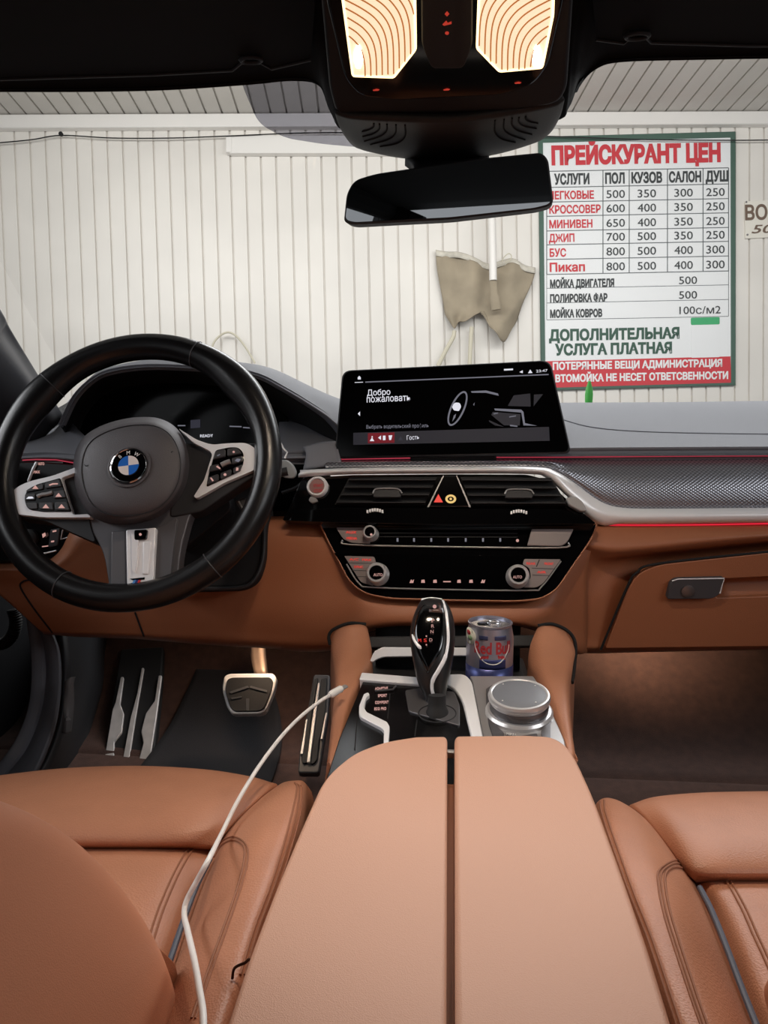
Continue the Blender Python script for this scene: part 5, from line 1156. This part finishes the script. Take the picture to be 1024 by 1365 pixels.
bo = rnd([(295.5, 918), (299, 900.5), (306, 897.5), (364, 897), (368.5, 903), (366, 918), (354.5, 947), (346, 951), (309, 951.5), (302.5, 943)], [8, 4, 4, 4, 4, 8, 5, 5, 5, 5])
mb = MB(); mb.prism(BR, bo, -.012, .002); mb.build('chrome_rim', M['silver'], g, bevel=.003, seg=3)
cc = Vector((332, 925)); bi = [cc + Vector(((p.x - cc.x) * .88, (p.y - cc.y) * .84 + 1)) for p in bo]
mb = MB(); mb.prism(BR, bi, .001, .005); pad = mb.build('rubber_pad', M['rubber'], g, bevel=.001)
for q in ([(306, 922), (330, 914), (332, 916.5), (308, 924.5)], [(334, 914), (356, 920), (355, 922.5), (333, 916.5)], [(328, 931), (332, 931), (331.5, 947), (328.5, 947)], [(308, 930), (322, 928), (322, 930), (309, 932)]):
    mb = MB(); mb.prism(BR, rnd(q, .8), .005, .0068); mb.build('pad_ridge', M['grey_plastic'], pad)
mb = MB(); mb.loft([[H(337, 840, 1.16), H(346, 840, 1.15)], [H(334, 872, 1.12), H(349, 870, 1.11)], [H(339, 899, 1.08), H(354, 899, 1.075)]], 3, 4); mb.build('arm', mat('pedal_arm', srgb(176, 150, 130), .45, metal=.5), g, solid=.012)
AC = plane3(at(400, 1025, y=1.03), at(424, 1025, y=1.03), at(430, 900, y=1.18))
g = thing('accelerator_pedal', 'long ribbed accelerator pedal beside the console', 'pedal', AC.pt(412, 1029))
mb = MB(); mb.prism(AC, rnd([(397, 1030), (400, 995), (413, 930), (418, 899), (440, 899.5), (437, 955), (425, 1030)], 4), -.014, 0); mb.build('base', M['grey_plastic'], g, bevel=.002)
for q in ([(402, 1013), (409, 955), (419, 905), (424, 903), (414, 962), (413, 985), (411, 1015), (405, 1018)], [(414, 1018), (421, 960), (428, 905), (436, 903), (433, 955), (425, 990), (423, 1012), (418, 1018)]):
    mb = MB(); mb.prism(AC, rnd(q, 2), 0, .004); mb.build('rubber_strip', M['rubber'], g, bevel=.001)
for q in ([(409, 1016), (416, 960), (424, 910), (426.5, 910), (420, 962), (413, 1016)], [(400, 1005), (408, 958), (410, 958), (404, 1005)], [(427, 985), (434, 950), (436.5, 950), (430, 985)]):
    mb = MB(); mb.prism(AC, rnd(q, .8), .001, .0062); mb.build('steel_rib', M['pedal'], g, bevel=.0008)

# floor mat, hood lever, door side
def cz_(y):
    T_ = ((-9, .40), (.9, .40), (1.12, .405), (1.22, .425), (1.34, .51), (1.45, .64))
    for (a, p), (b_, q) in zip(T_, T_[1:]):
        if a <= y <= b_: return p + (q - p) * (y - a) / (b_ - a)
rows = []
for y, xl, xr in ((1.30, -.49, -.36), (1.26, -.495, -.325), (1.18, -.50, -.292), (1.05, -.50, -.275), (.8, -.50, -.27), (.5, -.50, -.27)):
    rows.append([(xl + (xr - xl) * i / 4, y, cz_(y) + .027) for i in range(5)])
mb = MB(); mb.loft(rows, 4, 6); tag(mb.build('floor_mat', M['mat_cloth'], solid=.006), 'black carpet floor mat in the driver footwell under the brake pedal', 'mat')
KP = Plane(H(92, 940, .93), (.8, -1, .1))
g = thing('hood_release_lever', 'narrow grey hood release lever on the dark kick panel at far left', 'lever', KP.pt(88, 976))
mb = MB(); mb.loft([[KP.pt(86, 908, .0), KP.pt(93, 903, .008), KP.pt(101, 902, .0)], [KP.pt(86, 914, .006), KP.pt(92, 914, .014), KP.pt(99, 912, .006)], [KP.pt(85, 940, .008), KP.pt(91, 940, .010), KP.pt(99, 940, .008)], [KP.pt(83, 962, .006), KP.pt(89, 962, .014), KP.pt(97, 962, .006)], [KP.pt(82, 977, .0), KP.pt(88, 978, .010), KP.pt(95, 977, .0)]], 5, 5)
mb.build('handle', mat('lever_grey', srgb(112, 110, 110), .45), g, solid=.003)
mb = MB(); mb.prism(KP, [(88, 958), (91, 955), (95, 960), (88, 961)], .013, .0155); mb.build('symbol', M['steel'], g)
rows = [[H(x, y, 1.02 - .0006 * (y - 850)) for x, y in r] for r in ([(36, 780), (41.5, 833), (46.5, 869), (47.4, 908), (42.5, 948), (26, 989), (0, 1025), (-40, 1070)], [(44, 780), (48, 833), (53, 869), (54, 908), (48, 950), (31, 993), (6, 1027), (-34, 1074)], [(47, 780), (51, 833), (57, 869), (58, 908), (52, 952), (36, 997), (12, 1029), (-28, 1078)], [(58, 780), (62, 833), (72, 869), (75, 912), (68, 957), (50, 1003), (30, 1034), (-10, 1084)], [(66, 780), (69, 833), (80, 869), (82, 912), (76, 962), (60, 1010), (42, 1042), (0, 1090)])]
rows[2] = [p + Vector((0, .012, 0)) for p in rows[2]]
mb = MB(); mb.loft(rows, 6, 4); struct(mb.build('trim_2', mat('door_seal_grey', srgb(96, 96, 102), .5), solid=.01))
rows = [[H(x, y, d) for x, y, d in r] for r in ([(70, 780, 1.1), (82, 870, 1.02), (83, 912, 1.0), (78, 962, .98), (60, 1012, .95), (30, 1060, .9)], [(100, 780, 1.2), (112, 870, 1.2), (112, 912, 1.18), (106, 962, 1.15), (96, 1012, 1.1), (80, 1060, 1.05)], [(130, 780, 1.35), (140, 870, 1.35), (140, 912, 1.3), (136, 962, 1.25), (130, 1012, 1.15), (125, 1060, 1.1)])]
mb = MB(); mb.loft(rows, 5, 5); struct(mb.build('trim_3', M['black_soft'], solid=.006))
mb = MB(); pts = spline([H(x, y, 1.12) for x, y in ((-14, 858), (4, 858), (17, 846), (21, 828), (17, 812))], 12)
mb.tube(pts, [.009 + .0018 * (i % 2) for i in range(len(pts))], 14); bl = mb.build('rubber_bellows', M['rubber']); tag(bl, 'black ribbed rubber bellows in the dark door gap at far left', 'bellows')

# ------------------------------------------------------------------ white charging cable
CB = thing('charging_cable', 'white charging cable hanging over the driver seat with its plug on the console rail', 'cable', at(440, 925, y=.72))
tip = at(461, 914.5, y=.742); bck = at(441, 926, y=.722)
ax = (tip - bck).normalized()
path = [bck, at(425, 936, y=.705), at(400, 956, y=.675), at(375, 982, y=.645), at(345, 1022, y=.60), at(318, 1066, y=.555), at(296, 1110, y=.515), at(280, 1142, z=.700), at(262, 1175, z=.690), at(249, 1200, z=.680), at(245.5, 1218, z=.677), at(250, 1240, z=.686), at(258, 1275, z=.698), at(265, 1315, z=.706), at(271, 1365, z=.712), at(262, 1440, z=.700), at(235, 1540, z=.68)]
mb = MB(); mb.tube(spline(path, 7), .00185, 12); mb.build('cord', M['white'], CB)
mb = MB(); mb.tube([bck - ax * .002, bck + ax * .001, bck + ax * .016, bck + ax * .017], [.0028, .0040, .0040, .0034], 14); mb.build('plug', M['white'], CB, smooth=50)
mb = MB(); e1 = ax.cross(Vector((0, 0, 1))).normalized(); mb.tube([bck + ax * .016, tip], .0036, 14, flat=.45, nrm=e1.cross(ax)); lab(mb.build('plug_tip', M['steel'], CB), 'metal plug tip')

# footwell lamps under the dashboard
def foot_lamp(name, loc, target, power, label):
    l = bpy.data.lights.new(name + '_light', 'SPOT'); l.energy = power; l.color = (1.0, .72, .50); l.spot_size = math.radians(140); l.spot_blend = 1; l.shadow_soft_size = .015
    o = bpy.data.objects.new(name + '_light', l); COL.objects.link(o); o.location = loc
    o.rotation_euler = (Vector(target) - Vector(loc)).to_track_quat('-Z', 'Y').to_euler()
    mb = MB(); mb.box(Vector(loc) + Vector((0, 0, .006)), (.04, .015, .006)); tag(mb.build(name, mat('lit_diffuser', (.8, .7, .6, 1), .4, emit=(1, .75, .5, 1), es=1.5)), label, 'lamp', 'footwell lamps')
foot_lamp('footwell_lamp', (.34, 1.25, .715), (.37, 1.45, .60), 5.0, 'small warm lamp hidden under the glovebox lighting the passenger carpet')
foot_lamp('footwell_lamp', (-.28, 1.06, .70), (-.34, 1.14, .42), 1.3, 'small warm lamp hidden under the dashboard lighting the driver pedals')
# ================================================================== SEATS
def Z_(pts): return [at(p[0], p[1], z=p[2]) for p in pts]
def on(o_rows):  # helper kept small: rows of (px, py, z)
    return [Z_(r) for r in o_rows]
def stitch(parent, pts, r=.0009, m='thread', nm='stitching', k=6, dash=False):
    mb = MB(); line = seen_on(SURF[parent.name], [(p.x, p.y) for p in spline([(q[0], q[1], 0) for q in pts], k + 2)], r * .35)
    mb.tube(line, r, 6); return mb.build(nm, M[m], parent)
SURF = {}

DS = thing('driver_seat', 'tan leather driver seat at lower left with the white cable hanging across it', 'car seat', (-.36, .3, .41))
roll = on([[(-400, 1062, .58), (-140, 1062, .58), (-20, 1050, .58), (80, 1040, .58), (180, 1036, .58), (270, 1040, .58), (340, 1052, .58), (372, 1062, .58)],
           [(-400, 1054, .63), (-140, 1054, .63), (-20, 1042, .63), (80, 1031, .63), (180, 1027, .63), (270, 1031, .63), (336, 1041, .63), (371, 1051, .63)],
           [(-400, 1048, .652), (-140, 1048, .652), (-20, 1036, .652), (80, 1025, .652), (180, 1021.5, .652), (270, 1026, .652), (330, 1035, .652), (366, 1045, .648)],
           [(-400, 1066, .662), (-140, 1066, .662), (-20, 1056, .662), (80, 1048, .662), (180, 1046, .662), (262, 1050, .662), (316, 1056, .660), (346, 1064, .652)],
           [(-400, 1100, .664), (-140, 1100, .664), (-20, 1094, .664), (80, 1090, .664), (180, 1089, .664), (248, 1091, .664), (288, 1095, .660), (312, 1098, .652)],
           [(-400, 1124, .656), (-140, 1124, .656), (-20, 1122, .656), (80, 1121, .656), (180, 1121, .656), (236, 1121, .656), (268, 1122, .652), (292, 1122, .648)],
           [(-400, 1131, .644), (-140, 1131, .644), (-20, 1131, .644), (80, 1131, .644), (180, 1131, .644), (236, 1131, .644), (266, 1131, .644), (286, 1131, .643)],
           [(-400, 1134, .632), (-140, 1134, .632), (-20, 1134, .632), (80, 1134, .632), (180, 1134, .632), (236, 1134, .632), (266, 1134, .632), (284, 1134, .632)]])
mb = MB(); mb.loft(roll, 6, 6); lab(mb.build('thigh_cushion', M['tan'], DS, solid=.012), 'rounded front thigh cushion')
ins = on([[(-400, 1128, .636), (-140, 1128, .636), (0, 1129, .638), (110, 1130, .640), (200, 1130, .640), (250, 1130, .638), (288, 1130, .632)],
          [(-400, 1136, .645), (-140, 1136, .645), (0, 1136, .647), (110, 1136, .648), (200, 1136, .648), (246, 1137, .646), (282, 1138, .638)],
          [(-400, 1175, .646), (-140, 1175, .646), (0, 1172, .648), (110, 1170, .650), (190, 1170, .650), (232, 1171, .647), (268, 1173, .636)],
          [(-400, 1230, .644), (-140, 1230, .644), (0, 1226, .647), (110, 1222, .649), (175, 1222, .649), (215, 1223, .645), (248, 1225, .634)],
          [(-400, 1290, .643), (-140, 1290, .643), (0, 1288, .646), (110, 1286, .647), (165, 1286, .647), (198, 1286, .643), (226, 1288, .632)],
          [(-400, 1400, .64), (-140, 1400, .64), (0, 1400, .643), (100, 1400, .644), (140, 1400, .644), (166, 1400, .64), (190, 1402, .63)]])
mb = MB(); mb.loft(ins, 6, 5); SURF['INS'] = mb; lab(mb.build('seat_insert', M['tan'], DS, solid=.012), 'flat centre seat insert with sewn lines')
SURF[DS.name] = SURF['INS']
for dx in (0, 7): stitch(DS, [(252 + dx, 1131, .649), (244 + dx, 1142, .6495), (228 + dx, 1172, .649), (210 + dx, 1215, .648), (196 + dx, 1260, .647), (186 + dx, 1300, .646)], nm='sewn_line', r=.0009)
bol = on([[(366, 1050, .630), (378, 1043, .645), (392, 1040.5, .652), (405, 1042, .648), (416, 1056, .60)],
          [(338, 1070, .640), (362, 1056, .660), (388, 1049, .668), (407, 1054, .660), (420, 1078, .60)],
          [(302, 1104, .642), (336, 1088, .670), (372, 1082, .680), (400, 1087, .672), (414, 1115, .60)],
          [(283, 1138, .638), (315, 1131, .674), (352, 1129, .686), (388, 1133, .676), (402, 1158, .60)],
          [(263, 1180, .636), (297, 1178, .674), (333, 1179, .688), (372, 1183, .678), (388, 1208, .60)],
          [(245, 1230, .634), (278, 1230, .673), (314, 1233, .688), (352, 1238, .678), (368, 1262, .60)],
          [(226, 1284, .632), (258, 1287, .672), (295, 1293, .687), (334, 1299, .677), (352, 1325, .60)],
          [(204, 1345, .630), (236, 1353, .671), (272, 1362, .686), (312, 1369, .676), (330, 1398, .60)],
          [(172, 1430, .630), (204, 1445, .670), (240, 1460, .685), (284, 1470, .675), (304, 1500, .60)],
          [(140, 1520, .630), (170, 1540, .670), (205, 1560, .685), (255, 1575, .675), (280, 1600, .60)]])
mb = MB(); mb.loft(bol, 6, 6); bo_ = lab(mb.build('side_bolster', M['tan'], DS, solid=.012), 'raised seat side bolster beside the armrest'); SURF[bo_.name] = mb
mb = MB(); mb.tube(spline(Z_([(280, 1145, .650), (262, 1182, .648), (243, 1232, .646), (224, 1288, .645), (200, 1350, .643)]), 6), .0022, 8); lab(mb.build('piping', M['piping'], DS), 'thin blue grey piping')
for dx, r in ((0, .0009), (5.5, .0009), (11, .0007)):
    stitch(bo_, [(393 + dx * .5, 1044 + dx * .3, .6555), (396 + dx * .6, 1052, .668), (389 + dx, 1085, .6805 - dx * .0004), (376 + dx, 1133, .6852 - dx * .0005), (359 + dx, 1184, .6865 - dx * .0005), (338 + dx, 1240, .6865 - dx * .0005), (320 + dx, 1300, .6855 - dx * .0005)], r)
for d, r in ((0, .0009), (4.5, .0007)):
    stitch(bo_, [(286 - d * .3, 1143 - d, .6575), (296, 1127 - d, .6690), (312, 1120 - d, .6755), (325 + d * .7, 1128 - d * .5, .681), (326 + d, 1146, .6835), (318 + d, 1180, .686), (301 + d, 1230, .6855), (280 + d, 1288, .684), (256 + d, 1358, .682)], r)
DBOL = SURF[bo_.name]
# backrest: its curved inner side fills the lower left corner
E_ = [Vector((-.175, -.44, 1.20)), Vector((-.174, -.10, .99)), at(-150, 1040, x=-.172), at(-60, 1058, x=-.170), at(0, 1077, x=-.168), at(60, 1101, x=-.165), at(118, 1140, x=-.163), at(168, 1194, x=-.161), at(205, 1250, x=-.160), at(226, 1300, x=-.160), at(236, 1350, x=-.160), at(240, 1410, x=-.160)]
def shift(pts, dx, dy, dz): return [p + Vector((dx, dy, dz)) for p in pts]
rows = [shift(E_, -.30, -.02, -.02), shift(E_, -.12, -.012, -.012), shift(E_, -.05, .0, .0), shift(E_, -.014, .003, .003), E_, shift(E_, .006, -.014, -.012), shift(E_, .008, -.05, -.035), shift(E_, .006, -.16, -.10), shift(E_, .0, -.26, -.12)]
mb = MB(); mb.loft(rows, 5, 5); o = lab(mb.build('backrest', M['tan_back'], DS, solid=.012), 'curved backrest side at lower left')
for md in o.modifiers: md.offset = 1 if False else md.offset
mb = MB(); mb.box((-.40, .28, .55), (.42, .7, .14)); mb.build('seat_base', M['black_soft'], DS, bevel=.03)
SPL = Plane((-.163, .4, .6), (1, 0, 0))
mb = MB(); mb.prism(SPL, rnd([(212, 1262), (234, 1284), (243, 1325), (246, 1372), (240, 1450), (190, 1450), (205, 1330)], 6), -.02, -.002)
lab(mb.build('side_panel', M['tan_trim'], DS, bevel=.004), 'darker tan lower side panel')

PS = thing('passenger_seat', 'tan leather passenger seat at lower right with grey piping', 'car seat', (.36, .3, .41))
roll = on([[(836, 1092, .58), (868, 1082, .58), (920, 1076, .58), (970, 1074, .58), (1040, 1072, .58), (1160, 1070, .58), (1400, 1070, .58)],
           [(838, 1080, .63), (868, 1070, .63), (920, 1064, .63), (970, 1062, .63), (1040, 1061, .63), (1160, 1060, .63), (1400, 1060, .63)],
           [(842, 1073, .648), (872, 1063, .652), (920, 1058, .652), (970, 1056, .652), (1040, 1055, .652), (1160, 1054, .652), (1400, 1054, .652)],
           [(862, 1093, .652), (888, 1084, .662), (930, 1080, .664), (980, 1078, .664), (1040, 1077, .664), (1160, 1076, .664), (1400, 1076, .664)],
           [(888, 1126, .652), (908, 1122, .662), (945, 1120, .666), (990, 1119, .666), (1040, 1118, .666), (1160, 1117, .666), (1400, 1117, .666)],
           [(912, 1160, .648), (926, 1160, .656), (955, 1160, .659), (1000, 1160, .659), (1040, 1160, .659), (1160, 1160, .659), (1400, 1160, .659)],
           [(927, 1175, .643), (940, 1174, .645), (962, 1174, .646), (1000, 1174, .646), (1040, 1174, .646), (1160, 1174, .646), (1400, 1174, .646)],
           [(930, 1178, .632), (942, 1178, .632), (964, 1178, .632), (1000, 1178, .632), (1040, 1178, .632), (1160, 1178, .632), (1400, 1178, .632)]])
mb = MB(); mb.loft(roll, 6, 6); lab(mb.build('thigh_cushion', M['tan'], PS, solid=.012), 'rounded front thigh cushion')
ins = on([[(926, 1174, .632), (945, 1174, .640), (975, 1173, .641), (1024, 1173, .641), (1160, 1172, .640), (1400, 1172, .640)],
          [(932, 1182, .638), (950, 1180, .648), (980, 1180, .650), (1024, 1180, .650), (1160, 1180, .648), (1400, 1180, .648)],
          [(948, 1216, .636), (968, 1213, .648), (995, 1212, .651), (1040, 1212, .651), (1170, 1212, .649), (1440, 1212, .649)],
          [(966, 1262, .634), (988, 1258, .647), (1015, 1257, .650), (1060, 1257, .650), (1190, 1257, .648), (1440, 1257, .648)],
          [(988, 1318, .632), (1010, 1313, .645), (1040, 1312, .648), (1085, 1312, .648), (1210, 1312, .646), (1440, 1312, .646)],
          [(1020, 1400, .63), (1045, 1395, .643), (1075, 1394, .646), (1120, 1394, .646), (1240, 1394, .644), (1440, 1394, .644)]])
mb = MB(); mb.loft(ins, 6, 5); SURF['INS'] = mb; lab(mb.build('seat_insert', M['tan'], PS, solid=.012), 'flat centre seat insert with sewn lines')
SURF[PS.name] = SURF['INS']
for dx in (0, 6): stitch(PS, [(969 + dx, 1176, .6475), (975 + dx, 1186, .6505), (990 + dx, 1214, .6515), (1004 + dx, 1246, .651), (1018 + dx, 1276, .6505), (1034 + dx, 1312, .6495)], nm='sewn_line', r=.0009)
bol = on([[(788, 1086, .60), (796, 1070, .645), (807, 1063.5, .652), (822, 1066, .645), (838, 1074, .630)],
          [(791, 1106, .60), (798, 1082, .660), (823, 1074, .668), (845.7, 1080, .660), (868, 1098, .640)],
          [(797, 1142, .60), (804, 1110, .672), (837, 1103, .680), (869.1, 1109, .670), (897, 1134, .642)],
          [(806, 1180, .60), (815, 1150, .676), (852.5, 1145, .687), (890.35, 1149, .674), (920, 1166, .638)],
          [(822, 1226, .60), (832, 1194, .678), (873, 1192, .689), (911.9, 1195, .674), (942, 1206, .636)],
          [(839, 1278, .60), (851, 1244, .678), (894, 1244, .689), (933.6, 1248, .673), (963, 1256, .634)],
          [(858, 1335, .60), (871, 1302, .678), (915.5, 1304, .688), (955.45, 1308, .672), (986, 1314, .632)],
          [(880, 1400, .60), (894, 1368, .677), (941, 1371, .687), (982.3, 1376, .671), (1012, 1380, .630)],
          [(912, 1490, .60), (930, 1460, .676), (979, 1464, .685), (1021.3, 1470, .670), (1052, 1474, .630)],
          [(947, 1580, .60), (967, 1555, .676), (1021, 1560, .685), (1063.3, 1566, .670), (1096, 1570, .630)]])
mb = MB(); mb.loft(bol, 6, 6); bo_ = lab(mb.build('side_bolster', M['tan'], PS, solid=.012), 'raised seat side bolster beside the armrest'); SURF[bo_.name] = mb
mb = MB(); mb.tube(spline(Z_([(933, 1183, .648), (948, 1212, .648), (967, 1258, .647), (988, 1314, .645), (1014, 1380, .643)]), 6), .0022, 8); lab(mb.build('piping', M['piping'], PS), 'thin blue grey piping')
for dx, r in ((0, .0009), (5.5, .0009)):
    stitch(bo_, [(800 + dx, 1069 - dx * .3, 0), (802 + dx, 1082, 0), (810 + dx, 1108, 0), (825 + dx, 1150, 0), (842 + dx, 1196, 0), (862 + dx, 1246, 0), (882 + dx, 1304, 0), (904 + dx, 1370, 0)], r)
for d, r in ((0, .0009), (5, .0008), (9, .0007)):
    stitch(bo_, [(918 - d * .5, 1162 - d, .652), (908, 1157 - d, .664), (896, 1157 - d, .6735), (887 - d, 1166 - d * .5, .6785), (887 - d, 1184, .6845), (894 - d, 1219, .6868), (909 - d, 1267, .6868), (930 - d, 1330, .6855), (946 - d, 1375, .6845)], r)
E2 = [Vector((.21, -.44, 1.20)), Vector((.21, -.12, .99)), Vector((.21, .14, .86)), at(1100, 1170, x=.206), at(1062, 1232, x=.204), at(1036, 1282, x=.202), at(1016, 1322, x=.202), at(1004, 1352, x=.202), at(998, 1390, x=.202), at(1000, 1440, x=.202)]
rows = [shift(E2, .0, -.26, -.12), shift(E2, -.006, -.16, -.10), shift(E2, -.008, -.05, -.035), shift(E2, -.006, -.014, -.012), E2, shift(E2, .014, .003, .003), shift(E2, .05, 0, 0), shift(E2, .12, -.012, -.012), shift(E2, .30, -.02, -.02)]
mb = MB(); mb.loft(rows, 5, 5); lab(mb.build('backrest', M['tan_back'], PS, solid=.012), 'curved backrest side at lower right')
mb = MB(); mb.box((.41, .28, .55), (.42, .66, .14)); mb.build('seat_base', M['black_soft'], PS, bevel=.03)

# small odds and ends
hk = [(309.5, 1307, .001), (312, 1303, .006), (315.5, 1299.5, .0095), (320, 1298, .011), (324.5, 1300, .0095), (325, 1304, .004)]
g = []
for x, y, l in hk: g += seen_on(DBOL, [(x, y)], l)
mb = MB(); mb.tube(spline(g, 5), .0008, 8); tag(mb.build('wire_hook', mat('bronze_wire', srgb(70, 44, 30), .3, metal=.7)), 'tiny bent bronze wire hook on the driver seat bolster by the armrest', 'hook')
gb_ = at(785, 534, y=1.44)
GT = thing('plastic_nozzle', 'small bright green pointed plastic nozzle behind the far edge of the dashboard', 'nozzle', gb_ + Vector((0, .0, -.02)))
h_ = (at(785, 507, y=1.44) - gb_).z; w_r = 6.2 / 946 * 1.44 * .78
mb = MB(); mb.lathe([(0, -.02), (w_r * .8, -.02), (w_r, 0), (w_r * 1.05, h_ * .3), (w_r * .9, h_ * .55), (w_r * .55, h_ * .8), (w_r * .3, h_ * .97), (0, h_)], gb_, (0, 0, 1), 24); mb.build('tip', M['green'], GT)
mb = MB(); mb.lathe([(0, -.045), (w_r * 1.25, -.045), (w_r * 1.25, -.018), (0, -.018)], gb_, (0, 0, 1), 24); mb.build('collar', M['green'], GT)
